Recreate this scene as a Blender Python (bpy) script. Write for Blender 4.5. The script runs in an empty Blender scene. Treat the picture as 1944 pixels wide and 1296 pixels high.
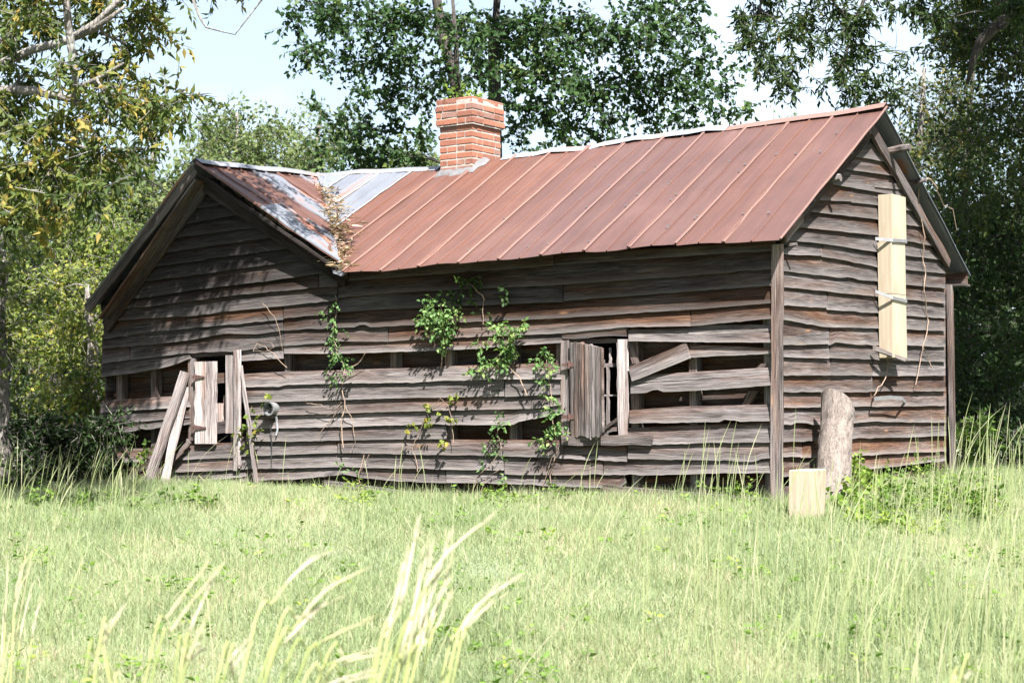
import bpy, math, random
import numpy as np
from mathutils import Vector, Matrix

R_ = math.radians
random.seed(7)
rng = np.random.default_rng(7)
sc = bpy.context.scene
COL = sc.collection

# ------------------------------------------------------------------ camera
FPX = 3274.0                     # focal length in photograph pixels (1944 wide)
D = 14.0                         # distance of the near house corner
PITCH, ROLL = math.atan(120/3274), R_(0.5)
CROT = Matrix.Rotation(R_(90)+PITCH, 3, 'X') @ Matrix.Rotation(-ROLL, 3, 'Z')

def ray(px, py):
    return CROT @ Vector(((px-972)/FPX, -(py-648)/FPX, -1.0))

_r = ray(1474, 948)
CAMP = Vector((0, 0, -_r.z/_r.y*D))
cam = bpy.data.cameras.new('camera')
camo = bpy.data.objects.new('camera', cam)
COL.objects.link(camo)
camo.matrix_world = Matrix.Translation(CAMP) @ CROT.to_4x4()
cam.sensor_width = 36
cam.lens = FPX/1944*36
cam.clip_start = 0.1
cam.clip_end = 2000
cam.dof.use_dof = True
cam.dof.focus_distance = 15.5
cam.dof.aperture_fstop = 5.6
sc.camera = camo

# ------------------------------------------------------------------ sky, sun, exposure
SUN_AZ, SUN_EL = R_(-74), R_(53)          # where the sun stands (angle from +X), its height
world = bpy.data.worlds.new('World')
sc.world = world
world.use_nodes = True
nt = world.node_tree
nt.nodes.clear()
wo = nt.nodes.new('ShaderNodeOutputWorld')
bg = nt.nodes.new('ShaderNodeBackground')
sky = nt.nodes.new('ShaderNodeTexSky')
sky.sky_type = 'NISHITA'
sky.sun_disc = False
sky.sun_elevation = SUN_EL
sky.sun_rotation = R_(90) - SUN_AZ
sky.air_density = 1.0
sky.dust_density = 3.0
sky.ozone_density = 1.0
tc = nt.nodes.new('ShaderNodeTexCoord')
mp = nt.nodes.new('ShaderNodeMapping')
mp.inputs['Scale'].default_value = (3.2, 3.2, 6.5)
mp.inputs['Location'].default_value = (2.9, 0.4, 0.35)
cn = nt.nodes.new('ShaderNodeTexNoise')
cn.inputs['Scale'].default_value = 1.0
cn.inputs['Detail'].default_value = 7
cn.inputs['Roughness'].default_value = 0.55
cr = nt.nodes.new('ShaderNodeValToRGB')
cr.color_ramp.elements[0].color = (0.42, 0.42, 0.42, 1)
cr.color_ramp.elements[0].position = 0.54
cr.color_ramp.elements[1].position = 0.70
mx = nt.nodes.new('ShaderNodeMix')
mx.data_type = 'RGBA'
mx.inputs['B'].default_value = (4.6, 5.4, 6.4, 1)
nt.links.new(tc.outputs['Generated'], mp.inputs['Vector'])
nt.links.new(mp.outputs['Vector'], cn.inputs['Vector'])
nt.links.new(cn.outputs['Fac'], cr.inputs['Fac'])
nt.links.new(cr.outputs['Color'], mx.inputs['Factor'])
nt.links.new(sky.outputs['Color'], mx.inputs['A'])
nt.links.new(mx.outputs['Result'], bg.inputs['Color'])
nt.links.new(bg.outputs['Background'], wo.inputs['Surface'])
bg.inputs['Strength'].default_value = 0.052

sund = bpy.data.lights.new('sun', 'SUN')
sund.energy = 5.0
sund.angle = R_(0.5)
sund.color = (1.0, 0.965, 0.92)
suno = bpy.data.objects.new('sun', sund)
COL.objects.link(suno)
SUNDIR = Vector((math.cos(SUN_EL)*math.cos(SUN_AZ), math.cos(SUN_EL)*math.sin(SUN_AZ), math.sin(SUN_EL)))
suno.rotation_euler = SUNDIR.to_track_quat('Z', 'Y').to_euler()
suno.location = SUNDIR*60

sc.view_settings.view_transform = 'Standard'
sc.view_settings.look = 'None'
sc.view_settings.exposure = 2.3
sc.view_settings.gamma = 1
sc.view_settings.use_curve_mapping = False
sc.cycles.max_bounces = 8
sc.cycles.transparent_max_bounces = 8

# ------------------------------------------------------------------ materials
def newmat(name):
    m = bpy.data.materials.new(name)
    m.use_nodes = True
    n = m.node_tree
    b = n.nodes['Principled BSDF']
    return m, n, b

def N(n, t, **k):
    x = n.nodes.new(t)
    for a, v in k.items():
        setattr(x, a, v)
    return x

def mathn(n, op, a, b=None, c=None):
    x = N(n, 'ShaderNodeMath', operation=op)
    for i, v in enumerate((a, b, c)):
        if v is None: continue
        if hasattr(v, 'links'): n.links.new(v, x.inputs[i])
        else: x.inputs[i].default_value = v
    return x.outputs[0]

def ramp(n, fac, stops, interp='LINEAR'):
    r = N(n, 'ShaderNodeValToRGB')
    r.color_ramp.interpolation = interp
    els = r.color_ramp.elements
    while len(els) < len(stops): els.new(0.5)
    for e, (p, c) in zip(els, stops):
        e.position = p
        e.color = (*c, 1) if len(c) == 3 else c
    n.links.new(fac, r.inputs['Fac'])
    return r.outputs['Color']

def mixc(n, fac, a, b, mode='MIX'):
    x = N(n, 'ShaderNodeMix', data_type='RGBA', blend_type=mode)
    for key, v in (('Factor', fac), ('A', a), ('B', b)):
        if hasattr(v, 'links'): n.links.new(v, x.inputs[key])
        elif isinstance(v, (int, float)): x.inputs[key].default_value = v
        else: x.inputs[key].default_value = (*v, 1)
    return x.outputs['Result']

def noise(n, vec, scale, detail=4, rough=0.55, dist=0.0, out='Fac'):
    x = N(n, 'ShaderNodeTexNoise')
    x.inputs['Scale'].default_value = scale
    x.inputs['Detail'].default_value = detail
    x.inputs['Roughness'].default_value = rough
    x.inputs['Distortion'].default_value = dist
    if vec is not None: n.links.new(vec, x.inputs['Vector'])
    return x.outputs[out]

def mapping(n, vec, scale=(1, 1, 1), loc=(0, 0, 0)):
    x = N(n, 'ShaderNodeMapping')
    x.inputs['Scale'].default_value = scale
    x.inputs['Location'].default_value = loc
    n.links.new(vec, x.inputs['Vector'])
    return x.outputs['Vector']

def bump(n, b, h, strength=0.4, dist=0.01):
    x = N(n, 'ShaderNodeBump')
    x.inputs['Strength'].default_value = strength
    x.inputs['Distance'].default_value = dist
    n.links.new(h, x.inputs['Height'])
    n.links.new(x.outputs['Normal'], b.inputs['Normal'])

def wood_mat():
    """weathered boards: grain runs along UV.x (metres); object colour = (brown, brightness, seed)"""
    m, n, b = newmat('weathered_wood')
    uv = N(n, 'ShaderNodeUVMap', uv_map='grain').outputs['UV']
    nv = N(n, 'ShaderNodeUVMap', uv_map='unit').outputs['UV']
    oi = N(n, 'ShaderNodeObjectInfo')
    sep = N(n, 'ShaderNodeSeparateColor')
    n.links.new(oi.outputs['Color'], sep.inputs['Color'])
    brown, bright = sep.outputs['Red'], sep.outputs['Green']
    nsep = N(n, 'ShaderNodeSeparateXYZ')
    n.links.new(nv, nsep.inputs[0])
    wv = nsep.outputs['Y']                                    # 0 lower edge, 1 upper edge
    warp = noise(n, mapping(n, uv, (1.3, 5, 1)), 1, 2)
    wsub = N(n, 'ShaderNodeVectorMath', operation='ADD')
    comb = N(n, 'ShaderNodeCombineXYZ')
    n.links.new(mathn(n, 'MULTIPLY', warp, 0.02), comb.inputs['Y'])
    n.links.new(uv, wsub.inputs[0]); n.links.new(comb.outputs[0], wsub.inputs[1])
    uvw = wsub.outputs[0]
    fine = noise(n, mapping(n, uvw, (5.0, 190, 1)), 1, 5, 0.65)
    mid = noise(n, mapping(n, uvw, (2.4, 48, 1)), 1, 4, 0.6)
    big = noise(n, mapping(n, uv, (0.9, 5, 1)), 1, 3, 0.5)
    v = mathn(n, 'ADD', mathn(n, 'MULTIPLY', fine, 0.6), mathn(n, 'MULTIPLY', mid, 0.4))
    v = mathn(n, 'ADD', v, mathn(n, 'MULTIPLY', mathn(n, 'SUBTRACT', big, 0.5), 0.35))
    grey = ramp(n, v, [(0.36, (0.0213, 0.0180, 0.0175)), (0.45, (0.0825, 0.0708, 0.0682)), (0.56, (0.1843, 0.1624, 0.1586)), (0.72, (0.3686, 0.3353, 0.3272))])
    brn = ramp(n, v, [(0.34, (0.0220, 0.0121, 0.0081)), (0.47, (0.0750, 0.0381, 0.0243)), (0.58, (0.1600, 0.0856, 0.0522)), (0.74, (0.3400, 0.1906, 0.1080))])
    pat = noise(n, mapping(n, uv, (0.7, 6, 1), (3, 1, 0)), 1, 3, 0.5)
    # brown survives along the upper, lapped edge and in patches
    bf = mathn(n, 'ADD', mathn(n, 'MULTIPLY', mathn(n, 'SUBTRACT', pat, 0.5), 3.2), brown)
    bf = mathn(n, 'ADD', bf, mathn(n, 'MULTIPLY', mathn(n, 'SUBTRACT', wv, 0.55), 0.8))
    bf.node.use_clamp = True
    col = mixc(n, bf, grey, brn)
    # knots
    vo = N(n, 'ShaderNodeTexVoronoi')
    vo.inputs['Scale'].default_value = 1
    n.links.new(mapping(n, uvw, (1.9, 7.5, 1)), vo.inputs['Vector'])
    kd = mathn(n, 'ADD', vo.outputs['Distance'], mathn(n, 'MULTIPLY', fine, 0.05))
    vsep = N(n, 'ShaderNodeSeparateColor')
    n.links.new(vo.outputs['Color'], vsep.inputs['Color'])
    pick = mathn(n, 'GREATER_THAN', vsep.outputs['Red'], 0.62)
    kring = ramp(n, kd, [(0.05, (1, 1, 1)), (0.16, (0, 0, 0))])
    kcol = ramp(n, kd, [(0.03, (0.10, 0.05, 0.03)), (0.06, (0.42, 0.22, 0.11)), (0.12, (0.30, 0.17, 0.10))])
    kf = mathn(n, 'MULTIPLY', mathn(n, 'MULTIPLY', kring, pick), mathn(n, 'MULTIPLY_ADD', bf, 0.6, 0.4))
    col = mixc(n, kf, col, kcol)
    # long dark cracks
    crk = noise(n, mapping(n, uvw, (1.1, 75, 1), (9, 4, 0)), 1, 2, 0.5)
    cf = ramp(n, crk, [(0.27, (1, 1, 1)), (0.33, (0, 0, 0))])
    col = mixc(n, mathn(n, 'MULTIPLY', cf, 0.75), col, (0.022, 0.018, 0.016))
    # bleached lower edge
    be = ramp(n, mathn(n, 'ADD', wv, mathn(n, 'MULTIPLY', mathn(n, 'SUBTRACT', mid, 0.5), 0.3)), [(0.02, (1, 1, 1)), (0.24, (0, 0, 0))])
    col = mixc(n, mathn(n, 'MULTIPLY', be, 0.35), col, (0.36, 0.33, 0.32))
    mul = N(n, 'ShaderNodeVectorMath', operation='SCALE')
    n.links.new(col, mul.inputs[0])
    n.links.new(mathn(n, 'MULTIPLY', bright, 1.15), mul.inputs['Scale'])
    n.links.new(mul.outputs[0], b.inputs['Base Color'])
    b.inputs['Roughness'].default_value = 0.9
    b.inputs['Specular IOR Level'].default_value = 0.1
    h = mathn(n, 'SUBTRACT', mathn(n, 'ADD', fine, mathn(n, 'MULTIPLY', mid, 0.8)), mathn(n, 'MULTIPLY', cf, 0.8))
    bump(n, b, h, 0.55, 0.006)
    return m

def pale_wood_mat():
    m, n, b = newmat('pale_sawn_wood')
    tcn = N(n, 'ShaderNodeTexCoord').outputs['Object']
    g = noise(n, mapping(n, tcn, (30, 30, 1.6)), 1, 4, 0.6)
    c = ramp(n, g, [(0.35, (0.2318, 0.1941, 0.1391)), (0.55, (0.2724, 0.2347, 0.1768)), (0.75, (0.3014, 0.2666, 0.2145))])
    d = noise(n, mapping(n, tcn, (3, 3, 2)), 1, 4, 0.6)
    c = mixc(n, ramp(n, d, [(0.5, (0, 0, 0)), (0.72, (0.55, 0.55, 0.55))]), c, (0.20, 0.14, 0.085))
    ck = noise(n, mapping(n, tcn, (45, 45, 0.9), (2, 7, 1)), 1, 3, 0.5)
    c = mixc(n, ramp(n, ck, [(0.29, (0.8, 0.8, 0.8)), (0.35, (0, 0, 0))]), c, (0.10, 0.07, 0.045))
    n.links.new(c, b.inputs['Base Color'])
    b.inputs['Roughness'].default_value = 0.6
    bump(n, b, g, 0.15, 0.004)
    return m

def rust_mat(galv=False):
    m, n, b = newmat('galvanised_sheet' if galv else 'rusted_sheet')
    uv = N(n, 'ShaderNodeUVMap', uv_map='grain').outputs['UV']
    oi = N(n, 'ShaderNodeObjectInfo')
    sep = N(n, 'ShaderNodeSeparateColor')
    n.links.new(oi.outputs['Color'], sep.inputs['Color'])
    st = noise(n, mapping(n, uv, (14, 0.7, 1)), 1, 4, 0.6)
    cl = noise(n, mapping(n, uv, (1.6, 1.1, 1)), 1, 5, 0.6)
    fi = noise(n, mapping(n, uv, (60, 60, 1)), 1, 3, 0.7)
    v = mathn(n, 'ADD', mathn(n, 'MULTIPLY', st, 0.35), mathn(n, 'ADD', mathn(n, 'MULTIPLY', cl, 0.5), mathn(n, 'MULTIPLY', fi, 0.15)))
    if galv:
        c = ramp(n, v, [(0.3, (0.0840, 0.0889, 0.1037)), (0.5, (0.1334, 0.1433, 0.1660)), (0.7, (0.1877, 0.1976, 0.2223))])
        rf = ramp(n, mathn(n, 'ADD', cl, mathn(n, 'MULTIPLY', st, 0.4)), [(0.76, (0, 0, 0)), (0.84, (1, 1, 1))])
        c = mixc(n, rf, c, (0.25, 0.11, 0.07))
        b.inputs['Metallic'].default_value = 0.35
        b.inputs['Roughness'].default_value = 0.5
    else:
        c = ramp(n, v, [(0.28, (0.0456, 0.0163, 0.0099)), (0.47, (0.0724, 0.0276, 0.0165)), (0.60, (0.0939, 0.0379, 0.0223)), (0.76, (0.1126, 0.0564, 0.0366))])
        c2 = ramp(n, v, [(0.28, (0.0379, 0.0187, 0.0158)), (0.5, (0.0581, 0.0284, 0.0243)), (0.75, (0.0834, 0.0466, 0.0405))])
        c = mixc(n, sep.outputs['Red'], c, c2)
        # bare zinc left near some edges
        zf = ramp(n, mathn(n, 'ADD', mathn(n, 'MULTIPLY', cl, 0.7), mathn(n, 'MULTIPLY', fi, 0.3)), [(0.68, (0, 0, 0)), (0.78, (0.7, 0.7, 0.7))])
        c = mixc(n, zf, c, (0.17, 0.11, 0.095))
        b.inputs['Roughness'].default_value = 0.52
        b.inputs['Specular IOR Level'].default_value = 0.55
    # crimps and folds painted lighter to give them their highlight lines
    us = N(n, 'ShaderNodeSeparateXYZ')
    n.links.new(N(n, 'ShaderNodeUVMap', uv_map='unit').outputs['UV'], us.inputs[0])
    wf = mathn(n, 'MULTIPLY', ramp(n, us.outputs['X'], [(0.45, (0, 0, 0)), (0.9, (1, 1, 1))]), mathn(n, 'MULTIPLY_ADD', fi, 0.8, 0.0))
    c = mixc(n, wf, c, (0.28, 0.28, 0.30) if galv else (0.19, 0.11, 0.09))
    mul = N(n, 'ShaderNodeVectorMath', operation='SCALE')
    n.links.new(c, mul.inputs[0])
    n.links.new(mathn(n, 'MULTIPLY', sep.outputs['Green'], 2.0), mul.inputs['Scale'])
    n.links.new(mul.outputs[0], b.inputs['Base Color'])
    bump(n, b, mathn(n, 'ADD', fi, cl), 0.12, 0.004)
    return m

def brick_mat():
    m, n, b = newmat('old_red_brick')
    oi = N(n, 'ShaderNodeObjectInfo')
    ge = N(n, 'ShaderNodeNewGeometry').outputs['Position']
    c = ramp(n, oi.outputs['Random'], [(0.0, (0.1181, 0.0466, 0.0306)), (0.25, (0.1845, 0.0681, 0.0395)), (0.55, (0.2215, 0.0825, 0.0463)), (0.8, (0.2067, 0.1003, 0.0613)), (0.93, (0.1624, 0.0931, 0.0749)), (1.0, (0.1254, 0.0789, 0.0681))])
    f = noise(n, ge, 38, 5, 0.65)
    c = mixc(n, ramp(n, f, [(0.35, (0.7, 0.7, 0.7)), (0.55, (0, 0, 0))]), c, (0.20, 0.08, 0.055))
    g = noise(n, ge, 11, 4, 0.6)
    c = mixc(n, ramp(n, g, [(0.58, (0, 0, 0)), (0.76, (0.55, 0.55, 0.55))]), c, (0.16, 0.12, 0.105))
    n.links.new(c, b.inputs['Base Color'])
    b.inputs['Roughness'].default_value = 0.9
    bump(n, b, f, 0.6, 0.008)
    return m

def simple(name, c, rough=0.8, var=0.25, scale=12, metal=0.0, bmp=0.2):
    m, n, b = newmat(name)
    ge = N(n, 'ShaderNodeNewGeometry').outputs['Position']
    f = noise(n, ge, scale, 5, 0.6)
    lo = tuple(x*(1-var) for x in c); hi = tuple(min(1, x*(1+var)) for x in c)
    n.links.new(ramp(n, f, [(0.3, lo), (0.7, hi)]), b.inputs['Base Color'])
    b.inputs['Roughness'].default_value = rough
    b.inputs['Metallic'].default_value = metal
    bump(n, b, f, bmp, 0.01)
    return m

def bark_mat(name, lo, hi, patch=None, k=1.0):
    m, n, b = newmat(name)
    ge = N(n, 'ShaderNodeNewGeometry').outputs['Position']
    v = N(n, 'ShaderNodeTexVoronoi')
    v.feature = 'DISTANCE_TO_EDGE'
    v.inputs['Scale'].default_value = 1
    n.links.new(mapping(n, ge, (34*k, 34*k, 6*k if k > 1 else 9)), v.inputs['Vector'])
    f = noise(n, mapping(n, ge, (30, 30, 8)), 1, 5, 0.65)
    h = mathn(n, 'ADD', mathn(n, 'MINIMUM', mathn(n, 'MULTIPLY', v.outputs['Distance'], 2.0), 0.6), mathn(n, 'MULTIPLY', f, 0.6))
    if k > 1:
        h = mathn(n, 'ADD', mathn(n, 'MULTIPLY', noise(n, mapping(n, ge, (120, 120, 26)), 1, 6, 0.7), 0.75), mathn(n, 'MULTIPLY', noise(n, mapping(n, ge, (22, 22, 5)), 1, 3, 0.5), 0.35))
        c = ramp(n, h, [(0.42, lo), (0.62, hi)])
    else: c = ramp(n, h, [(0.2, lo), (0.75, hi)])
    if patch:
        c = mixc(n, ramp(n, noise(n, ge, 3.0, 4, 0.6), [(0.5, (0, 0, 0)), (0.62, (1, 1, 1))]), c, patch)
    n.links.new(c, b.inputs['Base Color'])
    b.inputs['Roughness'].default_value = 0.9
    bump(n, b, h, 0.6, 0.02)
    return m

def leaf_mat(name, stops, trans=0.35, tcol=1.6, rough=0.6, spec=0.18):
    """colour from the mesh attribute 'tint' (one value per leaf)"""
    m, n, b = newmat(name)
    at = N(n, 'ShaderNodeAttribute', attribute_name='tint')
    c = ramp(n, at.outputs['Fac'], stops)
    n.links.new(c, b.inputs['Base Color'])
    b.inputs['Roughness'].default_value = rough
    b.inputs['Specular IOR Level'].default_value = spec
    tr = N(n, 'ShaderNodeBsdfTranslucent')
    sc_ = N(n, 'ShaderNodeVectorMath', operation='MULTIPLY')
    n.links.new(c, sc_.inputs[0])
    sc_.inputs[1].default_value = (tcol*1.05, tcol*1.15, tcol*0.6)
    n.links.new(sc_.outputs[0], tr.inputs['Color'])
    ms = N(n, 'ShaderNodeMixShader')
    ms.inputs[0].default_value = trans
    n.links.new(b.outputs[0], ms.inputs[1])
    n.links.new(tr.outputs[0], ms.inputs[2])
    n.links.new(ms.outputs[0], n.nodes['Material Output'].inputs['Surface'])
    return m

WOOD = wood_mat()
PALE = pale_wood_mat()
RUST = rust_mat()
GALV = rust_mat(True)
BRICK = brick_mat()
MORTAR = simple('lime_mortar', (0.2469, 0.2240, 0.2012), 0.95, 0.25, 30, 0, 0.5)
CEMENT = simple('cement_flashing', (0.0855, 0.0855, 0.0901), 0.9, 0.25, 14, 0, 0.5)
IRON = simple('rusty_iron', (0.06, 0.03, 0.025), 0.8, 0.4, 50)
ZINC = simple('zinc_strap', (0.2052, 0.2052, 0.2128), 0.45, 0.2, 30, 0.5)
BLACK = simple('black_rubber', (0.02, 0.02, 0.02), 0.6, 0.2, 30)
STRAW = leaf_mat('dry_litter', [(0, (0.1078, 0.0644, 0.0388)), (0.5, (0.2048, 0.1407, 0.0913)), (1, (0.3019, 0.2461, 0.1898))], 0.15)
BARKG = bark_mat('grey_bark', (0.0380, 0.0319, 0.0274), (0.1520, 0.1368, 0.1216))
BARKD = bark_mat('dark_bark', (0.0105, 0.0084, 0.0071), (0.0420, 0.0357, 0.0294))
BARKP = bark_mat('pale_pecan_bark', (0.0440, 0.0380, 0.0320), (0.1360, 0.1240, 0.1120), (0.1680, 0.1640, 0.1520))
STUMPB = bark_mat('stump_bark', (0.0555, 0.0432, 0.0358), (0.1665, 0.1388, 0.1234), None, 2.1)
STEM = simple('dry_stem', (0.1824, 0.1292, 0.0950), 0.85, 0.3, 40)
GSTEM = simple('green_stem', (0.1216, 0.1292, 0.0456), 0.8, 0.3, 40)
L_MAPLE = leaf_mat('maple_leaf', [(0, (0.0144, 0.0324, 0.0115)), (0.5, (0.0259, 0.0562, 0.0173)), (0.85, (0.0446, 0.0827, 0.0230)), (1, (0.0936, 0.1224, 0.0324))], 0.3, 1.3)
L_PECAN = leaf_mat('pecan_leaf', [(0, (0.0266, 0.0438, 0.0140)), (0.5, (0.0586, 0.0821, 0.0204)), (0.8, (0.1173, 0.1251, 0.0266)), (1, (0.2111, 0.1564, 0.0430))], 0.35, 1.5)
L_OAK = leaf_mat('willow_oak_leaf', [(0, (0.0115, 0.0235, 0.0064)), (0.5, (0.0203, 0.0392, 0.0091)), (0.9, (0.0476, 0.0653, 0.0136)), (1, (0.1079, 0.0980, 0.0250))], 0.3, 1.3)
L_PALE = leaf_mat('pale_tree_leaf', [(0, (0.0497, 0.0745, 0.0290)), (0.5, (0.0911, 0.1242, 0.0455)), (1, (0.1656, 0.1822, 0.0704))], 0.4, 1.4)
L_YELL = leaf_mat('yellow_green_leaf', [(0, (0.0456, 0.0730, 0.0200)), (0.5, (0.0912, 0.1231, 0.0274)), (0.85, (0.1642, 0.1824, 0.0365)), (1, (0.2736, 0.2371, 0.0502))], 0.4, 1.5)
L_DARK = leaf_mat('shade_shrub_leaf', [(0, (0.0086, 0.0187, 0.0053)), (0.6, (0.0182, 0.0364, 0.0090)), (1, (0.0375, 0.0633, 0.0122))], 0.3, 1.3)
L_VINE = leaf_mat('vine_leaf', [(0, (0.0450, 0.0950, 0.0320)), (0.6, (0.0900, 0.1650, 0.0550)), (1, (0.1800, 0.2350, 0.0800))], 0.35, 1.4)
L_CATB = leaf_mat('greenbrier_leaf', [(0, (0.0840, 0.1200, 0.0240)), (0.6, (0.1320, 0.1620, 0.0330)), (1, (0.2400, 0.1800, 0.0360))], 0.4, 1.5)
L_BUSH = leaf_mat('bright_bush_leaf', [(0, (0.0475, 0.0864, 0.0190)), (0.6, (0.0950, 0.1555, 0.0302)), (1, (0.1814, 0.2333, 0.0475))], 0.4, 1.5)
L_WEED = leaf_mat('meadow_weed_leaf', [(0, (0.0642, 0.1166, 0.0256)), (0.6, (0.1283, 0.2100, 0.0408)), (1, (0.2449, 0.3149, 0.0642))], 0.4, 1.5)
GRASS = leaf_mat('meadow_grass', [(0, (0.1205, 0.1586, 0.0743)), (0.45, (0.2009, 0.2438, 0.1268)), (0.75, (0.2654, 0.2826, 0.1661)), (0.92, (0.3295, 0.2981, 0.2054)), (1, (0.3537, 0.2787, 0.2185))], 0.35, 1.3, 0.6, 0.2)
TALL = leaf_mat('tall_grass_blade', [(0, (0.1591, 0.2027, 0.0856)), (0.5, (0.2351, 0.2655, 0.1283)), (1, (0.3113, 0.3005, 0.2053))], 0.3, 1.2, 0.6, 0.2)
STALK = leaf_mat('pale_stalk', [(0, (0.2400, 0.2880, 0.0960)), (1, (0.3840, 0.3960, 0.1800))], 0.3, 1.1, 0.6, 0.2)
SEED = leaf_mat('seed_head', [(0, (0.3133, 0.3002, 0.1567)), (1, (0.4308, 0.3917, 0.2873))], 0.3, 1.1, 0.6, 0.2)

# ------------------------------------------------------------------ object helpers
WP = {}      # world position of every object made

def V(p): return Vector((float(p[0]), float(p[1]), float(p[2])))

def link(o, parent, origin):
    COL.objects.link(o)
    if parent is not None:
        o.parent = parent
        o.location = V(origin) - WP[parent.name]
    else:
        o.location = V(origin)
    WP[o.name] = V(origin)
    return o

def thing(name, label, cat, loc, group=None):
    o = bpy.data.objects.new(name, None)
    o.empty_display_size = 0.2
    link(o, None, loc)
    o['label'] = label; o['category'] = cat
    if group: o['group'] = group
    return o

def tag(o, label=None, cat=None, group=None, kind=None):
    if label: o['label'] = label
    if cat: o['category'] = cat
    if group: o['group'] = group
    if kind: o['kind'] = kind
    return o

def mk(name, verts, faces, mat, parent=None, uv=None, uv2=None, color=None, smooth=False, origin=None, tint=None):
    """one mesh object; verts are world positions"""
    va = np.array([tuple(v) for v in verts], dtype=np.float64) if not isinstance(verts, np.ndarray) else verts
    if origin is None:
        origin = (va[:, 0].mean(), va[:, 1].mean(), va[:, 2].min())
    me = bpy.data.meshes.new(name)
    me.from_pydata((va - np.array(tuple(origin))).tolist(), [], [tuple(f) for f in faces])
    for lname, data in (('grain', uv), ('unit', uv2)):
        if data is not None:
            lay = me.uv_layers.new(name=lname)
            li = np.zeros(len(me.loops), dtype=np.int32)
            me.loops.foreach_get('vertex_index', li)
            lay.data.foreach_set('uv', np.array(data, dtype=np.float32)[li].ravel())
    if tint is not None:
        a = me.attributes.new('tint', 'FLOAT', 'POINT')
        a.data.foreach_set('value', np.array(tint, dtype=np.float32))
    if smooth:
        me.polygons.foreach_set('use_smooth', [True]*len(me.polygons))
    me.materials.append(mat)
    me.update()
    o = bpy.data.objects.new(name, me)
    if color: o.color = (*color, 1)
    return link(o, parent, origin)

def mk_np(name, verts, tris, mat, parent=None, tint=None, origin=None, smooth=False):
    """fast triangle mesh from numpy arrays"""
    if origin is None:
        origin = (verts[:, 0].mean(), verts[:, 1].mean(), verts[:, 2].min())
    v = (verts - np.array(tuple(origin))).astype(np.float32)
    me = bpy.data.meshes.new(name)
    me.vertices.add(len(v)); me.vertices.foreach_set('co', v.ravel())
    t = tris.astype(np.int32)
    me.loops.add(t.size); me.loops.foreach_set('vertex_index', t.ravel())
    me.polygons.add(len(t))
    me.polygons.foreach_set('loop_start', np.arange(0, t.size, 3, dtype=np.int32))
    if smooth: me.polygons.foreach_set('use_smooth', np.ones(len(t), dtype=bool))
    if tint is not None:
        a = me.attributes.new('tint', 'FLOAT', 'POINT')
        a.data.foreach_set('value', tint.astype(np.float32))
    me.materials.append(mat)
    me.update(calc_edges=True)
    o = bpy.data.objects.new(name, me)
    return link(o, parent, origin)

def tube(buf, pts, radii, sides=6):
    """append a tapered tube to buf = [verts, faces]"""
    pts = [Vector(p) for p in pts]
    n = len(pts)
    vb, fb = buf
    base = len(vb)
    ref = Vector((0, 0, 1))
    for i, p in enumerate(pts):
        d = (pts[min(i+1, n-1)] - pts[max(i-1, 0)])
        if d.length < 1e-6: d = Vector((0, 0, 1))
        d.normalize()
        a = d.cross(ref)
        if a.length < 0.05: a = d.cross(Vector((1, 0, 0)))
        a.normalize()
        c = d.cross(a)
        for k in range(sides):
            t = 2*math.pi*k/sides
            vb.append(p + (a*math.cos(t) + c*math.sin(t))*radii[i])
    for i in range(n-1):
        for k in range(sides):
            k2 = (k+1) % sides
            fb.append((base+i*sides+k, base+i*sides+k2, base+(i+1)*sides+k2, base+(i+1)*sides+k))
    fb.append(tuple(base+k for k in range(sides))[::-1])
    fb.append(tuple(base+(n-1)*sides+k for k in range(sides)))

def wob(p0, p1, n, amp, rnd=random):
    """a wobbling polyline from p0 to p1"""
    p0, p1 = Vector(p0), Vector(p1)
    L = (p1-p0).length
    out = []
    off = Vector((0, 0, 0))
    for i in range(n+1):
        t = i/n
        off = off*0.7 + Vector((rnd.gauss(0, 1), rnd.gauss(0, 1), rnd.gauss(0, 1)))*amp*L
        out.append(p0.lerp(p1, t) + off*math.sin(math.pi*min(1, t*1.0))*(1 if 0 < i < n else 0))
    return out

def boxmesh(c, ax, ay, az, hx, hy, hz):
    """8 verts of an oriented box"""
    c, ax, ay, az = Vector(c), Vector(ax), Vector(ay), Vector(az)
    vs = [c + ax*(sx*hx) + ay*(sy*hy) + az*(sz*hz) for sx in (-1, 1) for sy in (-1, 1) for sz in (-1, 1)]
    fs = [(0, 1, 3, 2), (4, 6, 7, 5), (0, 4, 5, 1), (2, 3, 7, 6), (0, 2, 6, 4), (1, 5, 7, 3)]
    return vs, fs

# ------------------------------------------------------------------ the house frame in space
A_ = Vector((-0.83, 0.558, 0)).normalized()      # along the front wall, away to the left
B_ = Vector((0.558, 0.83, 0)).normalized()       # along the right wall, away from the camera
NF = -B_                                          # outward from the front wall
NR = -A_                                          # outward from the right wall
UP = Vector((0, 0, 1))
_c = ray(1474, 948)
C0 = CAMP + _c*(D/_c.y)                           # near corner at the ground
WS, WT = 0.56*D, 0.288*D                          # length and depth of the house
E_ = 0.02*D                                       # eave overhang

def hit(px, py, p0, nrm):
    d = ray(px, py)
    t = (p0-CAMP).dot(nrm)/d.dot(nrm)
    return CAMP + d*t
def onF(px, py, out=0.0): return hit(px, py, C0+NF*out, NF)
def onR(px, py, out=0.0): return hit(px, py, C0+NR*out, NR)
def at(px, py, y):
    d = ray(px, py)
    return CAMP + d*(y/d.y)
def sof(p): return (p-C0).dot(A_)
def dof(p): return (p-C0).dot(B_)
def house(s, d, z): return C0 + A_*s + B_*d + UP*z

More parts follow.
